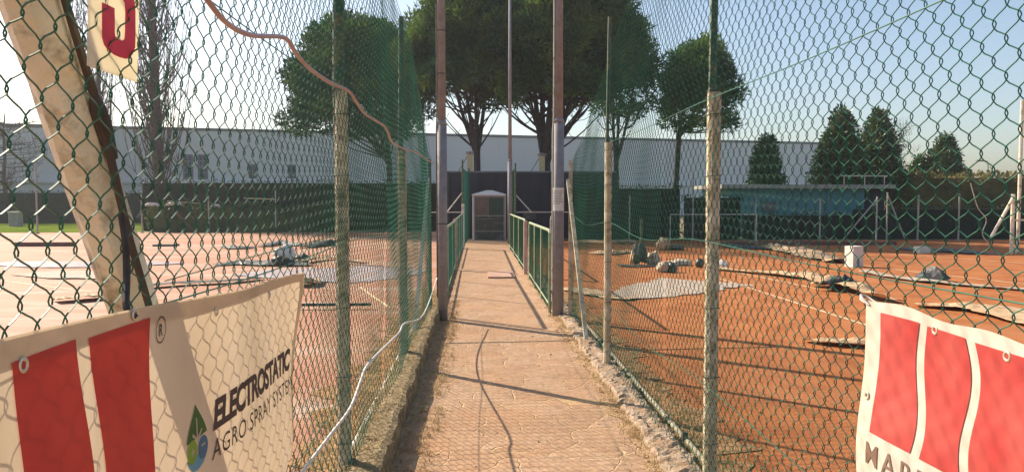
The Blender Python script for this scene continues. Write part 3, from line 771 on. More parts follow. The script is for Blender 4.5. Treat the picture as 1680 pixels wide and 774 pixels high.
MB().tube([(x_-.066,y_-.03,.3),(x_-.068,y_-.03,2.5),(x_-.062,y_-.02,2.65),(x_-.06,y_-.02,4.1)], .008, 6).build('conduit', M['darkmetal'], tp_)
for z in (1.26, 3.2, 3.75): MB().tube([(x_,y_,z),(x_,y_,z+.012)], .070 if z<2.5 else .056, 16).build('strap', M['darkmetal'], tp_)
tp_ = pole('right steel pole with a paper notice, nearest pole on the right of the path', 1.075, 10.25, .078, .062, 2.62, 7.5)
x_, y_ = 1.075, 10.25
MB().tube([(x_-.078,y_-.02,.2),(x_-.08,y_-.02,2.45),(x_-.066,y_-.02,2.7),(x_-.058,y_-.02,7)], .011, 8).build('conduit', M['white_pipe'], tp_)
MB().tube(spline([(x_-.08,y_-.02,1.36),(x_-.105,y_-.03,1.33),(x_-.105,y_-.03,1.16),(x_-.08,y_-.02,1.12)],4), .006, 6).build('hook', M['white_pipe'], tp_)
MB().tube(spline([(x_-.08,y_-.03,.30),(x_-.10,y_-.04,.36),(x_-.11,y_-.05,.22),(x_-.10,y_-.04,.04),(x_-.13,y_-.06,.01)],4), .006, 6).build('loose_wire', M['darkmetal'], tp_)
pole('thin steel pole farther away beside the white cabin', 1.10, 26.6, .085, .066, 2.9, 8.6)

# notice fixed to the right pole
def notice():
    c = at(915, 327, Y=10.15); w, h = .075, .155
    t = thing('paper_notice', 'white paper notice with faint lines of text fixed to the right steel pole', 'notice', (c.x, 10.15, c.z-h))
    mb = MB(); n = 8
    def sx(u): a = (u-.5)*2.6-.15; return (x_+math.sin(a)*.0815, y_-math.cos(a)*.0815)
    for i in range(n+1):
        px_, py_ = sx(i/n); mb.v += [(px_,py_,c.z-h),(px_,py_,c.z+h)]
    mb.f += [(2*i,2*i+2,2*i+3,2*i+1) for i in range(n)]
    mb.build('sheet', M['paper'], t)
    mb = MB(); r = random.Random(2)
    for row in range(9):
        z = c.z+h-.045-row*.021; u = .18
        end = r.uniform(.5,.86)
        while u < end:
            w_ = r.uniform(.03,.09)
            a0 = sx(u); a1 = sx(u+w_)
            k = .0825/.0815
            f_ = lambda p: (x_+(p[0]-x_)*k, y_+(p[1]-y_)*k)
            a0, a1 = f_(a0), f_(a1)
            mb.add([(a0[0],a0[1],z-.0035),(a1[0],a1[1],z-.0035),(a1[0],a1[1],z+.0035),(a0[0],a0[1],z+.0035)], [(0,1,2,3)])
            u += w_+.025
    mb.build('lettering', M['ink'], t)
notice()

# ------------------------------------------------------------------ low railings with netting
def railing(label, x0, y0, x1, y1, h0, h1, group='low netted railings beside the path', posts=2, mp=None):
    t = thing('railing', label, 'railing', ((x0+x1)/2, (y0+y1)/2, 0), group)
    MB().tube([(x0,y0,0),(x0,y0,h0-.03),(x0,y0+.03,h0),(x1,y1-.03,h1),(x1,y1,h1-.03),(x1,y1,0)], .022, 8).build('frame_pipe', M['rail_pipe'], t)
    MB().tube([(x0,y0,.12),(x1,y1,.12)], .014, 6).build('bottom_rail', M['rail_pipe'], t)
    for i in range(1, posts+1):
        u = i/(posts+1); x = x0+(x1-x0)*u; y = y0+(y1-y0)*u
        MB().tube([(x,y,0),(x,y,h0+(h1-h0)*u)], .018, 6).build('post', M['rail_pipe'], t)
    xf = lambda y, z: x0+(x1-x0)*(y-y0)/(y1-y0)
    net(MB(), xf, y0, y1, lambda y:.03, lambda y: h0+(h1-h0)*(y-y0)/(y1-y0)-.02, .0020, 4, y0, PITCH=.075, bulge=.5).build('wire_mesh', M['net'], t)
    return t
railing('near low green railing on the right, starting behind the pole with the notice', .99, 10.55, 1.0, 14.9, 1.15, 1.12)
t = railing('second low green railing on the right, beyond the short gap', .985, 16.1, .985, 23.6, 1.14, 1.10)
MB().cbox(.95, 1.03, 15.95, 16.06, -.02, 1.12, .01).build('end_post', M['pink_post'], t)
t = railing('near low green railing on the left, starting behind the left pole', -.50, 10.3, -.52, 16.9, 1.15, 1.09)
MB().cbox(-.56, -.47, 16.92, 17.02, -.02, 1.14, .01).build('end_post', M['pink_post'], t)
t = railing('second low green railing on the left, running up to the tall net', -.51, 17.3, -.49, 24.6, 1.12, 1.12)
MB().cbox(-.53,-.44,23.9,23.98,-.02,1.42,.01).build('end_post', M['white_pipe'], t)

def tallnet(label, x0, y0, x1, y1, h, post_top):
    t = thing('net_fence', label, 'fence', ((x0+x1)/2, (y0+y1)/2, 0), 'tall narrow nets beside the path end')
    xf = lambda y, z: x0+(x1-x0)*(y-y0)/(y1-y0)
    net(MB(), xf, y0, y1, lambda y:.03, lambda y:h, .0028, 4, y0, PITCH=.08, bulge=.6).build('wire_mesh', M['net'], t)
    for x, y in ((x0,y0),(x1,y1)):
        MB().tube([(x,y,-.02),(x,y,post_top)], .03, 8).build('post', M['green_pipe'], t)
    MB().tube([(x0,y0,h),(x1,y1,h)], .006, 5).build('tension_wire', M['net'], t)
tallnet('tall green net standing edge-on at the left of the white cabin', -.50, 24.0, -.38, 30.8, 2.55, 2.8)
tallnet('tall green net hidden mostly behind the thin steel pole', 1.16, 24.0, 1.28, 30.8, 2.55, 2.7)

def brace_frame(label, xpost, xend, ztop, zrail, bx, bz):
    Y0 = 27.6
    t = thing('brace_frame', label, 'fence frame', (xpost, Y0, G), 'white braced pipe frames by the cabin')
    MB().tube([(xpost,Y0,G),(xpost,Y0,ztop)], .03, 8).build('post', M['white_pipe'], t)
    MB().tube([(xpost,Y0,zrail),(xend,Y0,zrail)], .02, 8).build('rail', M['white_pipe'], t)
    MB().tube([(xpost,Y0+.04,bz),(bx,Y0+.04,zrail)], .024, 8).build('brace', M['white_pipe'], t)
    MB().tube([(xend,Y0,G),(xend,Y0,zrail+.02)], .03, 8).build('post', M['white_pipe'], t)
Yb = 27.6
brace_frame('white braced pipe frame on the left of the cabin against the black wall', X(759,Yb), X(700,Yb), Zp(310,Yb), Zp(348,Yb), X(733,Yb), Zp(315,Yb))
brace_frame('white braced pipe frame on the right of the thin pole against the black wall', X(842,Yb), X(940,Yb), Zp(308,Yb), Zp(348,Yb), X(872,Yb), Zp(315,Yb))

# ------------------------------------------------------------------ cabin at the path end
def cabin():
    Y0 = 29.0; xa, xb = X(778,Y0), X(828,Y0); xm = (xa+xb)/2; zt = Zp(321,Y0); zp = Zp(312,Y0); D = 1.1; w = .045
    t = thing('cabin', 'small white cabin with dark green doors and a low peaked roof closing the path', 'cabin', (xm, Y0, 0))
    MB().cbox(xa, xa+w, Y0, Y0+w, -.03, zt, .015).build('corner_post', M['booth_frame'], t)
    MB().cbox(xb-w, xb, Y0, Y0+w, -.03, zt, .015).build('corner_post', M['booth_frame'], t)
    MB().cbox(xa-.07, xa-.005, Y0+.03, Y0+D, -.03, zt-.02, .02).build('side_wall', M['booth'], t)
    MB().cbox(xb+.005, xb+.04, Y0+.03, Y0+D, -.03, zt-.02, .01).build('side_wall', M['booth'], t)
    MB().box(xa, xb, Y0+D-.05, Y0+D, -.03, zt-.02).build('back_wall', M['booth'], t)
    MB().box(xa+w, xb-w, Y0+.005, Y0+w-.005, zt-.07, zt-.003).build('header', M['booth_frame'], t)
    rf = MB(); z0 = zt; e = .06
    a = [(xa-e-.03,Y0-e,z0),(xb+e,Y0-e,z0),(xb+e,Y0+D+e,z0),(xa-e-.03,Y0+D+e,z0)]
    b = [(x,y,z+.05) for x,y,z in a]
    cx, cy = xm, Y0+D/2
    top = [(cx-.12,cy-.12,zp),(cx+.12,cy-.12,zp),(cx+.12,cy+.12,zp),(cx-.12,cy+.12,zp)]
    rf.add(a+b+top, [(3,2,1,0)]+[(i,(i+1)%4,4+(i+1)%4,4+i) for i in range(4)]+[(4+i,4+(i+1)%4,8+(i+1)%4,8+i) for i in range(4)]+[(8,9,10,11)])
    rf.build('roof', M['booth'], t)
    zm = Zp(354,Y0); zl = Zp(379,Y0); xs = X(801.5,Y0)
    MB().box(xa+w, xb-w, Y0+.006, Y0+w-.01, zm-.02, zm+.02).build('middle_rail', M['booth_frame'], t)
    MB().box(xa+w, xs, Y0+.025, Y0+.045, zm+.02, zt-.07).build('door_pane', M['booth_brown'], t)
    MB().box(xs+.004, xb-w, Y0+.015, Y0+.045, zm+.02, zt-.07).build('door_panel', M['booth_green'], t)
    d = MB().box(xa+w, xb-w, Y0+.025, Y0+.045, .03, zm-.02).build('door_panel', M['booth_dark'], t)
    MB().box(xa+w, xb-w, Y0+.018, Y0+.024, zl-.02, zl+.015).build('door_rail', M['booth_frame'], t)
    # crumpled line across the lower panel
    pts = [(xa+w+.02+i*.05, Y0+.018, zm-.12+N(i*.7,2)*.05) for i in range(int((xb-xa-2*w-.04)/.05))]
    MB().tube(pts, .007, 5).build('crease', M['booth_frame'], t)
    for k in range(4):
        p0 = (xa+w+.06+.05*k, Y0+.022, zt-.14); MB().tube([p0, (p0[0]+.12+.05*k, Y0+.022, zt-.42-.03*k)], .004, 4).build('glint_strip', M['booth_frame'], t)
    MB().box(xa-.1, xb+.08, Y0-.12, Y0+D, -.05, -.001+.012).build('threshold', M['conc'], t)
cabin()

# slab lying on the path
sl = [gz(801,452,0), gz(843,448,0), gz(848,463,0), gz(801,463,0)]
mb = MB(); x0_, x1_ = gz(801,458,0).x, gz(846,458,0).x
mb.box(x0_, x1_, 15.15, 16.35, .004, .035)
o = mb.build('paving_slab', M['slab'], None, ((x0_+x1_)/2, 15.6, 0)); tag(o, 'square pinkish slab lying slightly proud on the path', 'slab')
mb = MB().box(gz(840,412,0).x, gz(858,412,0).x, 20.6, 21.6, .001, .012)
o = mb.build('drain_cover', M['conc'], None, (gz(845,412,0).x, 21, 0)); tag(o, 'low flat cover on the far part of the path', 'cover')
for i,(px,py,lab) in enumerate(((727,682,'small dark dead leaf near the left edge of the path'),(765,531,'tiny dead leaf in the shadow of the left pole'))):
    p = gz(px,py,0.006); mb = MB(); s = .016
    mb.add([(p.x-s,p.y,p.z),(p.x,p.y-s*.5,p.z+.003),(p.x+s,p.y,p.z+.008),(p.x,p.y+s*.6,p.z+.004)],[(0,1,2,3)])
    o = mb.build('dead_leaf', M['leaf'], None, p); tag(o, lab, 'leaf')

# ------------------------------------------------------------------ banners
def grid_surf(fn, u0, u1, v0, v1, nu, nv, outline=None):
    mb = MB()
    for i in range(nu+1):
        for j in range(nv+1):
            mb.v.append(tuple(fn(u0+(u1-u0)*i/nu, v0+(v1-v0)*j/nv)))
    for i in range(nu):
        for j in range(nv):
            a = i*(nv+1)+j; mb.f.append((a, a+nv+1, a+nv+2, a+1))
    return mb
def bar_patch(fn, le, re, v0, v1, nv=26, nu=8):
    """printed block whose left and right edges are curves u(v)"""
    mb = MB()
    for i in range(nu+1):
        for j in range(nv+1):
            v = v0+(v1-v0)*j/nv; u = le(v)+(re(v)-le(v))*i/nu
            mb.v.append(tuple(fn(u, v)))
    for i in range(nu):
        for j in range(nv):
            a = i*(nv+1)+j; mb.f.append((a, a+nv+1, a+nv+2, a+1))
    return mb
def ring(center, axis, r, rt, n=16, m_=6):
    mb = MB(); axis = Vector(axis).normalized(); a = axis.orthogonal().normalized(); b = axis.cross(a)
    for i in range(n):
        w = 2*math.pi*i/n; d = a*math.cos(w)+b*math.sin(w)
        for j in range(m_):
            q = 2*math.pi*j/m_; mb.v.append(tuple(Vector(center)+d*(r+rt*math.cos(q))+axis*rt*.6*math.sin(q)))
    for i in range(n):
        for j in range(m_):
            mb.f.append((i*m_+j, ((i+1)%n)*m_+j, ((i+1)%n)*m_+(j+1)%m_, i*m_+(j+1)%m_))
    return mb
def text_geo(s, bold=0.0, shear=0.0, space=1.0):
    """outline text as (verts in a unit-height box, faces, width)"""
    cu = bpy.data.curves.new('lettering', 'FONT'); cu.body = s; cu.size = 1; cu.offset = bold; cu.shear = shear
    cu.space_character = space; cu.resolution_u = 4
    ob = bpy.data.objects.new('lettering', cu); col.objects.link(ob)
    dg = bpy.context.evaluated_depsgraph_get(); dg.update()
    me = bpy.data.meshes.new_from_object(ob.evaluated_get(dg))
    bm = bmesh.new(); bm.from_mesh(me)
    for _ in range(2):
        ed = [e for e in bm.edges if e.calc_length() > .35]
        if ed: bmesh.ops.subdivide_edges(bm, edges=ed, cuts=1)
    bmesh.ops.triangulate(bm, faces=bm.faces)
    v = [tuple(q.co) for q in bm.verts]; bm.verts.index_update(); f = [tuple(q.index for q in p.verts) for p in bm.faces]
    bm.free(); bpy.data.objects.remove(ob); bpy.data.meshes.remove(me); bpy.data.curves.remove(cu)
    x0 = min(p[0] for p in v); x1 = max(p[0] for p in v); y0 = min(p[1] for p in v); y1 = max(p[1] for p in v)
    return [((p[0]-x0)/(x1-x0), (p[1]-y0)/(y1-y0)) for p in v], f
def put_text(fn, s, u0, u1, v0, v1, tilt, m, parent, bold=0.0, shear=0.0, space=1.0):
    v, f = text_geo(s, bold, shear, space)
    mb = MB(); mb.v = [tuple(fn(u0+(u1-u0)*a, v0+(v1-v0)*b+tilt*a)) for a, b in v]; mb.f = f
    return mb.build('lettering', m, parent)
def poly(fn, pts, m, parent, name='emblem_patch'):
    mb = MB(); c = (sum(p[0] for p in pts)/len(pts), sum(p[1] for p in pts)/len(pts))
    mb.v = [tuple(fn(*c))]+[tuple(fn(*p)) for p in pts]; n = len(pts)
    mb.f = [(0, 1+i, 1+(i+1)%n) for i in range(n)]
    return mb.build(name, m, parent)

# left banner (seen with the sun behind it)
def topz(y): return 1.345+.028*(1.8-y)*.5
def SL(u, v, o=0.0):        # u = along the fence (Y), v = height
    x = -.668 + .010*math.sin(u*5.2+v*3) + .006*math.sin(v*11+u*2) + .02*math.exp(-((u-2.83)/.06)**2)*math.sin(v*6)
    return (x + o, u, v + (1.30-v)*0 + .0)
BL0, BL1 = .75, 2.84
def SLt(u, v, o=0.0):      # v measured so that 1 = top edge, 0 = bottom edge
    zt = interp([(.7,1.42),(1.1,1.40),(1.62,1.378),(2.2,1.342),(2.84,1.325)])(u)
    zb = interp([(.7,.36),(1.9,.52),(2.3,.60),(2.84,.705)])(u)
    p = SL(u, zb+(zt-zb)*v, o); return p
tB = thing('banner', 'backlit white and red advertising banner tied to the left fence, with a green drop emblem', 'banner', (-.67, 1.8, .5))
def fabric_left():
    return grid_surf(lambda u,v: SLt(u,v), BL0, BL1, 0, 1, 70, 34)
fabric_left().build('fabric', M['banner'], tB, smooth=True)
hm = grid_surf(lambda u,v: SLt(u,v,-.004), BL0, BL1, .955, 1, 70, 3)
hm.build('hem', M['banner'], tB, smooth=True)
grid_surf(lambda u,v: SLt(u,v,-.004), BL1-.035, BL1, 0.0, .955, 2, 20).build('hem', M['banner'], tB, smooth=True)
SLp = lambda u, v: SL(u, v, .0022)
wv = lambda v, c, s=1: c + .016*math.sin((v-.95)*9.5)*s
bars = [(lambda v: .86, lambda v: wv(v,1.085)), (lambda v: wv(v,1.122), lambda v: wv(v,1.335)), (lambda v: wv(v,1.372), lambda v: 1.583)]
bars = [(lambda v: .80, lambda v: wv(v,1.065)), (lambda v: 1.126+0*v, lambda v: wv(v,1.322)), (lambda v: wv(v,1.364), lambda v: 1.583)]
for i,(le,re) in enumerate(bars[1:]):
    bar_patch(SLp, le, re, .62, 1.362-.006*i).build('printed_block', M['banner_red'], tB, smooth=True)
ru, rv = 1.633, 1.322
o = put_text(SLp, 'R', ru-.0085, ru+.0085, rv-.013, rv+.013, 0, M['dark_print'], tB, .02)
mb = MB(); nr = 24
for i in range(nr):
    a = 2*math.pi*i/nr
    mb.v += [tuple(SLp(ru+math.cos(a)*.020, rv+math.sin(a)*.026)), tuple(SLp(ru+math.cos(a)*.0225, rv+math.sin(a)*.029))]
mb.f = [(2*i, (2*i+2)%(2*nr), (2*i+3)%(2*nr), 2*i+1) for i in range(nr)]
mb.build('printed_ring', M['dark_print'], tB)
put_text(SLp, 'ELECTROSTATIC', 1.895, 2.765, 1.022, 1.098, -.036, M['dark_print'], tB, .045, .25, .88)
put_text(SLp, 'AGRO SPRAY SYSTEM', 1.885, 2.765, .952, 1.000, -.042, M['dark_print'], tB, .0, .15, 1.1)
put_text(SLp, 'MARTIGNANI', .80, 1.583, .53, .60, 0, M['brown_print'], tB, .02, 0, 1.15)
# drop emblem
def drop():
    cu, w = 1.80, .062
    top, bot, mid = 1.117, .960, 1.015
    def halfw(z):
        if z > mid: return w*math.sin(max(0,(top-z)/(top-mid))*math.pi/2)**1.15
        return w*math.sqrt(max(0, 1-((mid-z)/(mid-bot))**2))
    # dark green top
    zs = [1.037+(top-1.037)*i/12 for i in range(13)]
    poly(SLp, [(cu-halfw(z), z) for z in zs]+[(cu+halfw(z), z) for z in reversed(zs[:-1])], M['green_print'], tB)
    # lime left lobe
    pts = []
    for i in range(18):
        a = 2*math.pi*i/18; pts.append((cu-.030+math.cos(a)*.027, 1.012+math.sin(a)*.028))
    poly(lambda u,v: SL(u,v,.0028), pts, M['lime_print'], tB)
    pts = []
    for i in range(18):
        a = 2*math.pi*i/18; pts.append((cu+.030+math.cos(a)*.029, 1.006+math.sin(a)*.028))
    poly(lambda u,v: SL(u,v,.0028), pts, M['blue_print'], tB)
    zs = [.960+.038*i/8 for i in range(9)]
    poly(SLp, [(cu-halfw(z), z) for z in zs]+[(cu+halfw(z), z) for z in reversed(zs)], M['lblue_print'], tB)
    SLq = lambda u, v: SL(u, v, .0034)
    def bar(u0,v0,u1,v1,hw_):
        d = Vector((u1-u0, v1-v0)).normalized(); n_ = Vector((-d.y, d.x))*hw_
        poly(SLq, [(u0+n_.x,v0+n_.y),(u1+n_.x,v1+n_.y),(u1-n_.x,v1-n_.y),(u0-n_.x,v0-n_.y)], M['banner'], tB)
    bar(cu-.002,1.030,cu-.002,1.085,.0035); bar(cu-.004,1.034,cu-.028,1.052,.0035); bar(cu,1.034,cu+.026,1.052,.0035)
    bar(cu-.04,1.012,cu-.020,1.012,.0028); bar(cu-.030,1.002,cu-.030,1.022,.0028); bar(cu+.02,1.012,cu+.042,1.012,.0022)
drop()
def eyelets(parent, fn, spots, side):
    for u, v in spots:
        p = Vector(fn(u, v)); ring(p+Vector((side*.002,0,0)), (1,0,0), .0095, .0038).build('eyelet', M['eyelet'], parent, smooth=True)
eyelets(tB, SL, [(1.155,1.352),(1.52,1.372),(1.935,1.316),(2.47,1.290),(2.795,1.07),(2.79,.80)], 1)
# dark cord from the strut to the banner corner
co = Vector(SL(1.52,1.366,.004)); MB().tube(spline([co, co+Vector((-.015,-.006,.02)), at(208,455,X=-.705), at(206,400,X=-.708), at(199,350,X=-.715)],5), .007, 6).build('cord', M['dark_rope'], tB)

# right banner (front lit)
tC = thing('banner', 'white banner with three faded red wavy blocks tied to the right fence', 'banner', (1.2, 1.9, .5))
def SR(u, v, o=0.0):       # u = distance towards the camera from the far edge
    y = 2.215-u
    x = 1.160 + .012*math.sin(u*7+v*5) + .006*math.sin(v*13-u*3)
    y += max(0, 1.2-v)*.045*math.exp(-u/.5)
    return (x-o, y, v)
def SRt(u, w):
    zt = 1.302-.014*u-.006*math.cos(u*17); zb = .40
    return SR(u, zb+(zt-zb)*w)
grid_surf(SRt, 0, 1.25, 0, 1, 60, 36).build('fabric', M['banner_white'], tC, smooth=True)
SRp = lambda u, v: SR(u, v, .0024)
wr = lambda v, c, a: c + a*math.sin(2*math.pi*(1.262-v)/.37)
edges = [(lambda v: .074, lambda v: wr(v,.252,-.018)), (lambda v: wr(v,.290,-.018), lambda v: wr(v,.460,.017)), (lambda v: wr(v,.500,.017), lambda v: wr(v,.690,-.01)), (lambda v: wr(v,.73,-.01), lambda v: .90+0*v)]
for i,(le,re) in enumerate(edges):
    bar_patch(SRp, le, re, .918-.002*i, 1.270-.003*i).build('printed_block', M['banner_red_faded'], tC, smooth=True)
put_text(SRp, 'MARTIGNANI', .062, .76, .822, .888, 0, M['brown_print'], tC, .004, 0, 1.35)
eyelets(tC, SR, [(.325,1.262),(.615,1.255),(.035,1.015),(.03,.74),(1.0,1.25)], -1)
for dz in (0, .01):
    c0 = Vector(SR(.02,1.285,.003)); MB().tube(spline([c0, c0+Vector((-.01,.03,.012+dz)), c0+Vector((.02,.07,.02)), c0+Vector((.04,.03,.0))],4), .003, 5).build('tie_string', M['white_cable'], tC)

# red number plate high on the left fence
def number_plate():
    P = lambda x, y, o=0: (lambda q: (q.x+o, q.y, q.z))(at(x, y, X=-.715))
    t = thing('number_plate', 'cream plate with a crimson figure hanging high on the left fence', 'sign', P(185,120))
    cs = [P(150,-150), P(146,108), P(225,135), P(232,-125)]
    mb = MB(); mb.v = cs+[(x-.004,y,z) for x,y,z in cs]; mb.f = [(0,1,2,3),(7,6,5,4),(0,4,5,1),(1,5,6,2),(2,6,7,3),(3,7,4,0)]
    mb.build('plate', M['sign_cream'], t)
    # figure: a hook shape, open at the left, built as a strip between inner and outer outline
    outer = [(164.5,4),(164.5,40),(164.5,62),(168,74),(174,82),(184,90),(194,94.5),(204,97),(211,95),(216,88),(219.5,78),(220,60),(220,20),(219,5),(216,-6),(208,-16),(196,-22)]
    inner = [(185.5,14),(186,38),(186,56),(187,60),(189,62),(192,64),(195,66),(198,67),(200,66),(201.5,64),(202,60),(202.5,50),(203,20),(202,6),(199,0),(195,-4),(190,-6)]
    mb = MB()
    for a, b in zip(outer, inner): mb.v += [P(*a, .003), P(*b, .003)]
    mb.f = [(2*i,2*i+2,2*i+3,2*i+1) for i in range(len(outer)-1)]
    mb.build('figure', M['sign_red'], t)
number_plate()

# ------------------------------------------------------------------ things lying on the courts
def ribbon(pts, width, m, name, label, cat, lifts=None, seed=0, group=None, amp=.02, curl=0.0, nseg=7):
    P = [gz(*p) if len(p) == 2 else Vector(p) for p in pts]
    S = spline(P, nseg); n = len(S); mb = MB(); sec = 6
    lifts = lifts or [0]*len(P)
    W = width if isinstance(width, (list,tuple)) else [width]*len(P)
    for i, p in enumerate(S):
        t_ = i/(n-1)*(len(P)-1); k = min(int(t_), len(P)-2); fr = t_-k
        lf = lifts[k]*(1-fr)+lifts[k+1]*fr; w = W[k]*(1-fr)+W[k+1]*fr
        d = (S[min(i+1,n-1)]-S[max(i-1,0)]); d.z = 0; d.normalize(); nn = Vector((-d.y, d.x, 0))
        w *= 1+N(i*.5, seed)*.35
        for j in range(sec):
            u = j/(sec-1)-.5
            z = G+.012+lf*(math.cos(u*2.6))*(1+.6*N(i*.45,j*.5,seed)) + amp*(N(p.x*2.2+j*.4, p.y*2.2, seed)+.4) + curl*max(0,-u*2-.2)**2
            q = p + nn*(u*w); mb.v.append((q.x, q.y, max(G+.008, z)))
    N0 = len(mb.v)
    mb.v += [(x,y,z-.006) for x,y,z in mb.v]
    for i in range(n-1):
        for j in range(sec-1):
            a = i*sec+j; mb.f.append((a, a+1, a+sec+1, a+sec)); mb.f.append((N0+a+sec, N0+a+sec+1, N0+a+1, N0+a))
    for i in range(n-1):
        a = i*sec; mb.f.append((a, a+sec, N0+a+sec, N0+a)); a += sec-1; mb.f.append((N0+a, N0+a+sec, a+sec, a))
    o = mb.build(name, m, None, S[n//2], False); tag(o, label, cat, group); return o
def lump(px, py, w, h, d, m, name, label, cat, seed, group=None, sharp=.35, point=0.0, pleat=False):
    c = gz(px, py); bm = bmesh.new(); bmesh.ops.create_icosphere(bm, subdivisions=3, radius=1)
    for v in bm.verts:
        q = v.co.copy(); k = 1+N(q.x*1.2+seed, q.y*1.2, q.z*1.2)*sharp*1.6+N(q.x*4+seed, q.y*4, q.z*4)*sharp*.4
        top = 1-point*max(0,q.z)
        if pleat: k *= 1-.22*abs(math.sin(math.atan2(q.y,q.x)*3.5+seed))*(1-.3*q.z); q.z = max(-.8, min(.8, q.z*1.3))
        v.co = Vector((q.x*k*w/2*top, q.y*k*d/2*top, max(-.02, (q.z*k*.5+.42)*h)))
    me = bpy.data.meshes.new(name); bm.to_mesh(me); bm.free(); me.materials.append(m)
    o = bpy.data.objects.new(name, me); col.objects.link(o); o.location = (c.x, c.y+d/2, G)
    return tag(o, label, cat, group)
def slabbox(px0, px1, py, h, dep, m, name, label, cat, rz=0, z0=None, group=None, ch=.01):
    a = gz(px0, py); b = gz(px1, py); cx, cy = (a.x+b.x)/2, (a.y+b.y)/2; w = (b.x-a.x)/2
    mb = MB(); mb.cbox(-w, w, 0, dep, 0, h, min(ch, w*.4, dep*.4)); o = mb.build(name, m)
    o.location = (cx, cy, G+(z0 or .002)); o.rotation_euler = (0, 0, rz); return tag(o, label, cat, group)
# right court
ribbon([(1172,442),(1215,446),(1262,450),(1300,455),(1330,458),(1352,466)], [.35,.35,.4,.45,.5,.4], M['sheet_tan'], 'torn_sheet', 'long tan edge sheet with a lifted rim running right from the near fence post', 'torn sheet', [.05,.03,.06,.10,.14,.05], 1, curl=.05)
ribbon([(1342,472),(1362,470),(1385,476),(1408,482),(1432,490),(1470,497)], [.35,.55,.6,.5,.4,.3], M['sheet_tan'], 'torn_sheet', 'crumpled tan sheet curled open above the corner of the right banner', 'torn sheet', [.06,.20,.10,.17,.06,.03], 2, curl=.14, amp=.05)
ribbon([(1352,478),(1375,476),(1400,478),(1420,483)], [.32,.5,.45,.25], M['sheet_dark'], 'dark_lining', 'black lining folded out of the crumpled tan sheet by the right banner', 'lining', [.14,.27,.18,.08], 3, amp=.05)
ribbon([(1318,560),(1350,563),(1390,566),(1432,568)], [.10,.28,.35,.25], M['sheet_tan'], 'torn_sheet', 'small tan scrap of sheet just left of the right banner', 'torn sheet', [.02,.05,.07,.05], 44, curl=.04)
ribbon([(1500,502),(1550,505),(1590,507),(1640,512),(1700,528),(1760,545)], [.3,.5,.9,1.0,.9,.6], M['sheet_tan'], 'torn_sheet', 'wide sandy sheet lying behind the right banner towards the frame edge', 'torn sheet', [.03,.05,.06,.05,.05,.02], 4, curl=.05)
ribbon([(1420,447),(1470,456),(1530,464),(1600,470),(1690,477)], [.35,.4,.4,.35,.35], M['sheet_grey'], 'torn_sheet', 'long grey strip lying across the court right of the upright white block', 'torn sheet', [.05,.02,.05,.02,.03], 5, curl=.03)
ribbon([(1516,462),(1532,460),(1545,462)], [.4,.7,.2], M['sheet_dark'], 'torn_sheet', 'small dark raised flap on the grey strip at the right', 'torn sheet', [.03,.26,.05], 6)
ribbon([(1268,409),(1290,412),(1318,418),(1345,424),(1380,432)], [.6,.8,.9,.9,.5], M['sheet_tan'], 'torn_sheet', 'crumpled pale sheet far off, left of the upright white block', 'torn sheet', [.2,.12,.16,.1,.05], 7, amp=.06)
ribbon([(1196,404),(1232,407),(1268,409)], [.9,.7,.6], M['sheet_dark'], 'torn_sheet', 'dark flat sheet far off, right behind the near fence post', 'torn sheet', [.05,.05,.05], 8)
ribbon([(1470,408),(1510,411),(1560,413),(1600,416),(1645,418)], [.4,.6,.8,.8,.4], M['sheet_dark'], 'torn_sheet', 'dark sheet with ragged ends near the far right hedge', 'torn sheet', [.04,.05,.08,.06,.02], 9)
ribbon([(1008,488),(1045,484),(1085,476),(1125,468),(1158,462)], [.55,1.0,1.5,1.7,1.9], M['sheet_grey'], 'ground_sheet', 'pale grey sheet lying flat on the clay between the two right fence posts', 'ground sheet', None, 10, amp=.012)
ribbon([(935,475),(965,480),(1000,488),(1040,492)], [.5,.5,.4,.3], M['sheet_tan'], 'ground_sheet', 'narrow dusty sheet on the clay beside the middle right fence post', 'ground sheet', [.04,.05,.04,.02], 11)
ribbon([(950,398),(990,399),(1040,397)], [.5,.6,.5], M['sheet_tan'], 'torn_sheet', 'thin pale strip by the foot of the tall right hedge', 'torn sheet', [.08,.1,.06], 12)
ribbon([(972,416),(1000,417),(1035,414)], [.5,.6,.4], M['sheet_tan'], 'torn_sheet', 'thin pale strip left of the large dark bundle', 'torn sheet', [.05,.1,.06], 13)
ribbon([(1015,436),(1040,438),(1075,437)], [.2,.25,.2], M['sheet_dark'], 'torn_sheet', 'flat dark strip under the large dark bundle', 'torn sheet', [.03,.04,.03], 14)
lump(1052, 435, .42, .66, .36, M['sheet_dark'], 'sheet_bundle', 'large folded bundle of sheet at the foot of a thin post, right court', 'bundle', 3, point=.3, sharp=.2, pleat=True)  # shade on the front is put into the dark sheet colour
lump(1041, 434, .22, .5, .2, M['sheet_tan'], 'bundle_lit_side', 'sunlit left side of the large folded bundle, put in as a paler piece', 'lit bundle side', 41, point=.4, sharp=.2, pleat=True)  # tan piece added as the sunlit left face of the bundle
lump(1090, 411, .52, .50, .45, M['sheet_tan'], 'sheet_bundle', 'smaller folded bundle of sheet farther off, near the right hedge', 'bundle', 9, point=.4, sharp=.2, pleat=True)
lump(1108, 410, .7, .16, .5, M['sheet_dark'], 'sheet_bundle', 'low dark crumpled heap right of the smaller bundle', 'bundle', 12)
lump(1073, 434, .34, .34, .3, M['rock'], 'rubble_lump', 'pale rubble lump touching the large dark bundle', 'rubble', 5)
lump(1090, 447, .30, .26, .25, M['rock'], 'rubble_lump', 'pale rubble block right of the large dark bundle, nearest one', 'rubble', 15, sharp=.2)
lump(1104, 447, .24, .25, .24, M['booth_dark'], 'rubble_lump', 'dark rubble block beside the nearest pale one', 'rubble', 17, sharp=.15)
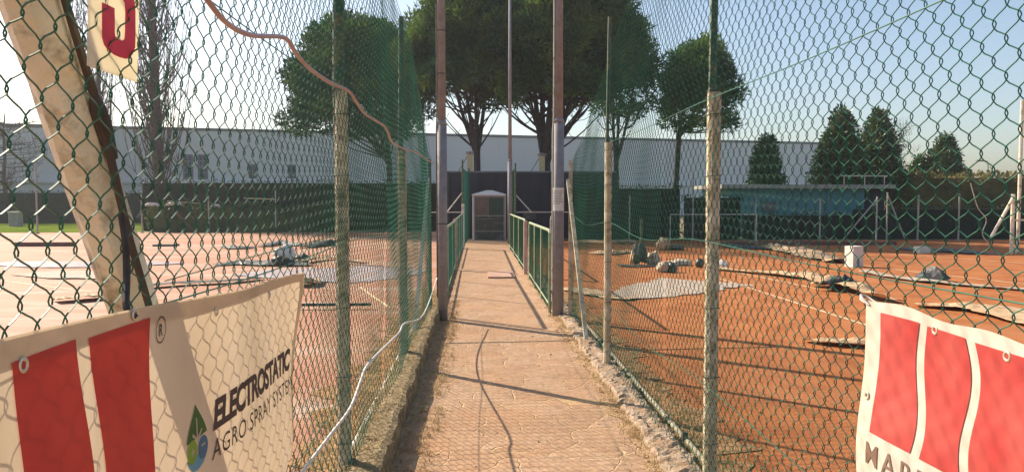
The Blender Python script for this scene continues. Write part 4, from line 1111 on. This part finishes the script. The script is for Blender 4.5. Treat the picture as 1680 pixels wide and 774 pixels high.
lump(1118, 436, .6, .16, .4, M['rock'], 'rubble_lump', 'low spread of pale rubble behind the dark block', 'rubble', 18)
lump(1150, 439, .22, .24, .2, M['booth_dark'], 'rubble_lump', 'small dark block just left of the near fence post', 'rubble', 19, sharp=.12)
lump(1187, 441, .34, .24, .3, M['block'], 'rubble_lump', 'small white pointed lump right of the near fence post', 'rubble', 22, point=.7, sharp=.1)
slabbox(1397, 1419, 438, .50, .28, M['block'], 'white_block', 'upright white block standing on the right court', 'block', .35)
slabbox(1508, 1528, 415, .19, .3, M['block'], 'white_block', 'small low white block near the far right hedge', 'block', .1)
slabbox(1182, 1475, 402, .12, .15, M['board'], 'low_board', 'long low reddish board edging the far side of the right court', 'board', .0)
p = gz(1052, 422); t = thing('net_post', 'thin greenish net post rising from the large bundle', 'post', (p.x, p.y, G))
MB().tube([(p.x,p.y,G),(p.x,p.y,1.0)], .045, 8).build('tube', M['green_pipe'], t); MB().tube([(p.x,p.y,1.0),(p.x,p.y,1.03)], .05, 8).build('cap', M['darkmetal'], t)

# left court
ribbon([(352,436),(400,433),(455,434),(510,436)], [.3,.9,1.1,.4], M['sheet_dark'], 'torn_sheet', 'dark green pointed sheet lying across the left court', 'torn sheet', [.03,.08,.1,.05], 21)
ribbon([(470,436),(510,430),(545,426),(600,432)], [.2,.3,.25,.2], M['sheet_tan'], 'torn_sheet', 'narrow pale strip with a dark edge left of the near left post', 'torn sheet', [.08,.12,.08,.03], 22, curl=.06)
ribbon([(372,406),(392,408),(415,407)], [.5,.6,.4], M['sheet_dark'], 'torn_sheet', 'small dark sheet on the left court, left one of the far row', 'torn sheet', [.05,.08,.05], 23)
ribbon([(430,405),(462,401),(500,404)], [.5,.6,.4], M['sheet_dark'], 'torn_sheet', 'dark sheet on the left court, middle one of the far row', 'torn sheet', [.05,.14,.05], 24)
ribbon([(500,407),(530,403),(562,400)], [.5,.8,.6], M['sheet_dark'], 'torn_sheet', 'dark lifted sheet beside the dark green net post, left court', 'torn sheet', [.08,.2,.12], 25)
ribbon([(230,474),(300,468),(380,464),(430,458)], [.25,.35,.3,.2], M['sheet_dark'], 'torn_sheet', 'long thin dark sheet just above the top edge of the left banner', 'torn sheet', [.05,.07,.05,.03], 26, curl=.05)
ribbon([(90,496),(140,492),(180,488),(230,490)], [.4,.5,.4,.3], M['sheet_tan'], 'torn_sheet', 'tan sheet at the foot of the leaning strut', 'torn sheet', [.05,.08,.05,.03], 27, curl=.08)
ribbon([(470,458),(520,452),(580,448),(650,440)], [3.2,3.6,3.2,2.0], M['sheet_lilac'], 'ground_sheet', 'large greyish lilac sheet lying flat on the clay behind the near left post', 'ground sheet', None, 28, amp=.012)
ribbon([(0,432),(120,434),(230,433),(300,432)], [1.2,1.8,1.4,.4], M['sheet_lilac'], 'ground_sheet', 'wide pale dusty sheet on the left court seen past the leaning strut', 'ground sheet', None, 29, amp=.015)
ribbon([(60,448),(160,452),(240,450)], [1.2,1.6,.8], M['sheet_grey'], 'ground_sheet', 'pale wrinkled sheet in front of the wide dusty one', 'ground sheet', None, 30, amp=.02)
ribbon([(430,468),(480,466),(505,470),(520,462)], [.3,.4,.35,.2], M['sheet_tan'], 'torn_sheet', 'tan and dark curled sheet behind the far top corner of the left banner', 'torn sheet', [.05,.10,.16,.05], 33, curl=.1)
lump(463, 432, .55, .52, .4, M['block'], 'sheet_bundle', 'pale upright crumple on the dark green sheet, left court', 'bundle', 31, point=.5)
lump(460, 437, .5, .26, .35, M['sheet_dark'], 'sheet_bundle', 'black lump in front of the pale crumple, left court', 'bundle', 32)
lump(490, 431, .45, .22, .35, M['sheet_dark'], 'sheet_bundle', 'black lump right of the pale crumple, left court', 'bundle', 37)
slabbox(24, 114, 404, .14, .3, M['board'], 'low_board', 'dark red board lying on the left court near the lawn', 'board', .0)
slabbox(250, 285, 404, .06, .5, M['sheet_dark'], 'flat_board', 'short dark board on the left court right of the leaning strut', 'board', .0)
slabbox(475, 608, 507, .04, .05, M['darkmetal'], 'steel_bar', 'thin black bar lying on the clay behind the near left post', 'bar', .0, .05)
p = gz(562, 432); t = thing('net_post', 'dark green net post beside the near left fence post', 'post', (p.x, p.y, G))
MB().cbox(p.x-.07,p.x+.07,p.y-.07,p.y+.07,G,1.03,.02).build('tube', M['green_pipe'], t); MB().box(p.x-.08,p.x+.08,p.y-.08,p.y+.08,1.03,1.06).build('cap', M['darkmetal'], t)
p0 = gz(270,462); p1 = at(562,384,Y=p.y)
# slack net cord on the left court
o = MB().tube(spline([(p1.x,p1.y,p1.z),((p1.x+p0.x)/2,(p1.y+p0.y)/2,.35),(p0.x,p0.y,G+.02)],8), .012, 5).build('slack_cord', M['net'], None, (p0.x,p0.y,G)); tag(o, 'slack green cord running from the left net post to the ground', 'cord')

# small far fence posts round the courts
def far_post(px, Y, pyt, pyb, lab, w=.032, m='perim', brace=None, group='white perimeter posts of the courts'):
    x = X(px, Y); t = thing('perimeter_post', lab, 'post', (x, Y, G), group)
    zt = Zp(pyt, Y)
    MB().tube([(x,Y,G),(x,Y,zt)], w, 8).build('tube', M[m], t)
    if brace:
        xb_ = X(brace[0], Y); MB().tube([(x,Y-.05,Zp(brace[1],Y)),(xb_,Y-.05,G+.02 if brace[2] is None else Zp(brace[2],Y))], w*.9, 8).build('brace', M[m], t)
    else:
        MB().box(x-.06,x+.06,Y-.06,Y+.06,G,G+.05).build('foot', M['conc'], t)
far_post(232, 37.2, 318, 380, 'white perimeter post at the left end of the low hedge')
far_post(342, 37.2, 310, 380, 'white perimeter post in front of the middle of the left hedge')
far_post(452, 37.2, 312, 380, 'white perimeter post left of the near left fence post')
far_post(60, 36.5, 272, 385, 'tall thin post at the far left by the lawn', .04)
far_post(1033, 29.2, 320, 390, 'white perimeter post right of the middle right fence post')
far_post(1137, 29.2, 290, 390, 'tall perimeter post just left of the near right fence post', .03)
far_post(1240, 29.0, 322, 378, 'white perimeter post in front of the turquoise building, left one', .03)
far_post(1346, 29.0, 322, 388, 'white perimeter post in front of the turquoise building, right one', .035)
far_post(1439, 29.0, 322, 392, 'white post with a brace leaning to the left before the dark hedge', .03, brace=(1385,325,392))
far_post(1456, 29.0, 315, 392, 'white post with a brace leaning to the right before the dark hedge', .03, brace=(1485,322,393))
far_post(1507, 29.0, 320, 392, 'white perimeter post below the small evergreen', .035)
far_post(1574, 29.0, 318, 395, 'white perimeter post below the scrub')
xa = X(1130,28.9)
t = thing('low_rail', 'low white rail in front of the turquoise building', 'rail', (X(1180,28.9), 28.9, G))
MB().tube([(X(1100,28.9),28.9,Zp(352,28.9)),(X(1242,28.9),28.9,Zp(352,28.9))], .02, 6).build('rail', M['white_pipe'], t)
for px in (1100, 1180, 1242): MB().tube([(X(px,28.9),28.9,G),(X(px,28.9),28.9,Zp(352,28.9))], .018, 6).build('post', M['white_pipe'], t)
# corner frame at far right
def corner_frame():
    Y = 22.0; t = thing('corner_frame', 'cream braced pipe frame at the right corner of the court', 'frame', (X(1662,Y), Y, G))
    b0 = G
    for px, top in ((1662,318),(1672,160)):
        x = X(px,Y); MB().tube([(x,Y,b0),(x,Y,Zp(top,Y))], .055 if px==1662 else .05, 8).build('post', M['strut'], t)
    MB().tube([(X(1661,Y),Y-.06,Zp(322,Y)),(X(1626,Y),Y-.06,Zp(390,Y))], .045, 8).build('brace', M['strut'], t)
    MB().tube([(X(1662,Y),Y,Zp(362,Y)),(X(1760,Y),Y,Zp(362,Y))], .03, 8).build('rail', M['strut'], t)
corner_frame()
p = at(1622, 355, Y=24); q_ = at(1600, 335, Y=24)
o = MB().tube(spline([at(1592,300,Y=24), at(1604,340,Y=24), at(1618,360,Y=24), at(1612,385,Y=24), at(1630,408,Y=24)],6), .018, 6).build('hanging_cable', M['strut'], None, (p.x,24,G)); tag(o, 'pale cable hanging down before the dark hedge by the corner frame', 'cable')
# small crate / bin far left
p = at(25, 358, Y=46); t = thing('wire_bin', 'small pale wire bin on the lawn at the far left', 'bin', (p.x, 46, G))
MB().cbox(p.x-.3,p.x+.3,45.8,46.3,G,.75,.05).build('body', M['conc'], t); MB().cbox(p.x-.33,p.x+.33,45.77,46.33,.75,.82,.05).build('rim', M['block'], t)
# pale rolled covers on the low hedge
for i,(px0,px1,py,lab) in enumerate(((236,262,336,'white rolled cover on the left end of the low hedge'),(272,300,335,'white rolled cover second from the left on the low hedge'),(345,362,338,'white rolled cover on the low hedge right of a white post'))):
    Yh = 38.1; a, b = X(px0,Yh), X(px1,Yh); z = Zp(py,Yh)
    o = MB().tube([(a,Yh,z-.04),(a+(b-a)*.3,Yh,z+.03),(b-(b-a)*.2,Yh,z+.02),(b,Yh,z-.05)], [.04,.1,.09,.04], 8).build('rolled_cover', M['block'], None, ((a+b)/2,Yh,z-.1)); tag(o, lab, 'cover', 'rolled covers on the low hedge')
for i,(px0,py0,px1,py1,lab) in enumerate(((275,330,330,334,'wooden pole lying level between the two left hedges, left one'),(400,325,450,327,'wooden pole lying level between the two left hedges, right one'),(285,342,320,385,'rusty pole leaning against the low hedge'))):
    Yh = 37.6 if i == 2 else 38.8; a = at(px0,py0,Y=Yh); b = at(px1,py1,Y=Yh-(.3 if i==2 else 0)); b.z = max(b.z, G)
    o = MB().tube([a,b], .035, 6).build('wooden_pole', M['brick_cream'] if i<2 else M['board'], None, b); tag(o, lab, 'pole')

# court lines
def line(px0,py0,px1,py1,w=.045):
    a, b = gz(px0,py0,G+.004), gz(px1,py1,G+.004); d = (b-a).normalized(); n = Vector((-d.y,d.x,0))*w/2; z = G+.004
    mb = MB(); K = max(2, int((b-a).length/.3))
    for i in range(K+1):
        q = a.lerp(b, i/K) + n*0.6*N(i*.3, px0); mb.v += [(q.x-n.x,q.y-n.y,z),(q.x+n.x,q.y+n.y,z)]
    mb.f = [(2*i,2*i+2,2*i+3,2*i+1) for i in range(K)]
    struct('court_line', mb, M['line'])
line(1182,457,1425,534,.05); line(1182,441,1345,474,.05); line(1420,436,1700,468,.06); line(1290,420,1400,430,.05); line(1440,415,1690,432,.05)
line(0,416,240,414,.06); line(0,460,150,478,.05); line(590,470,640,505,.05)

hazebox()
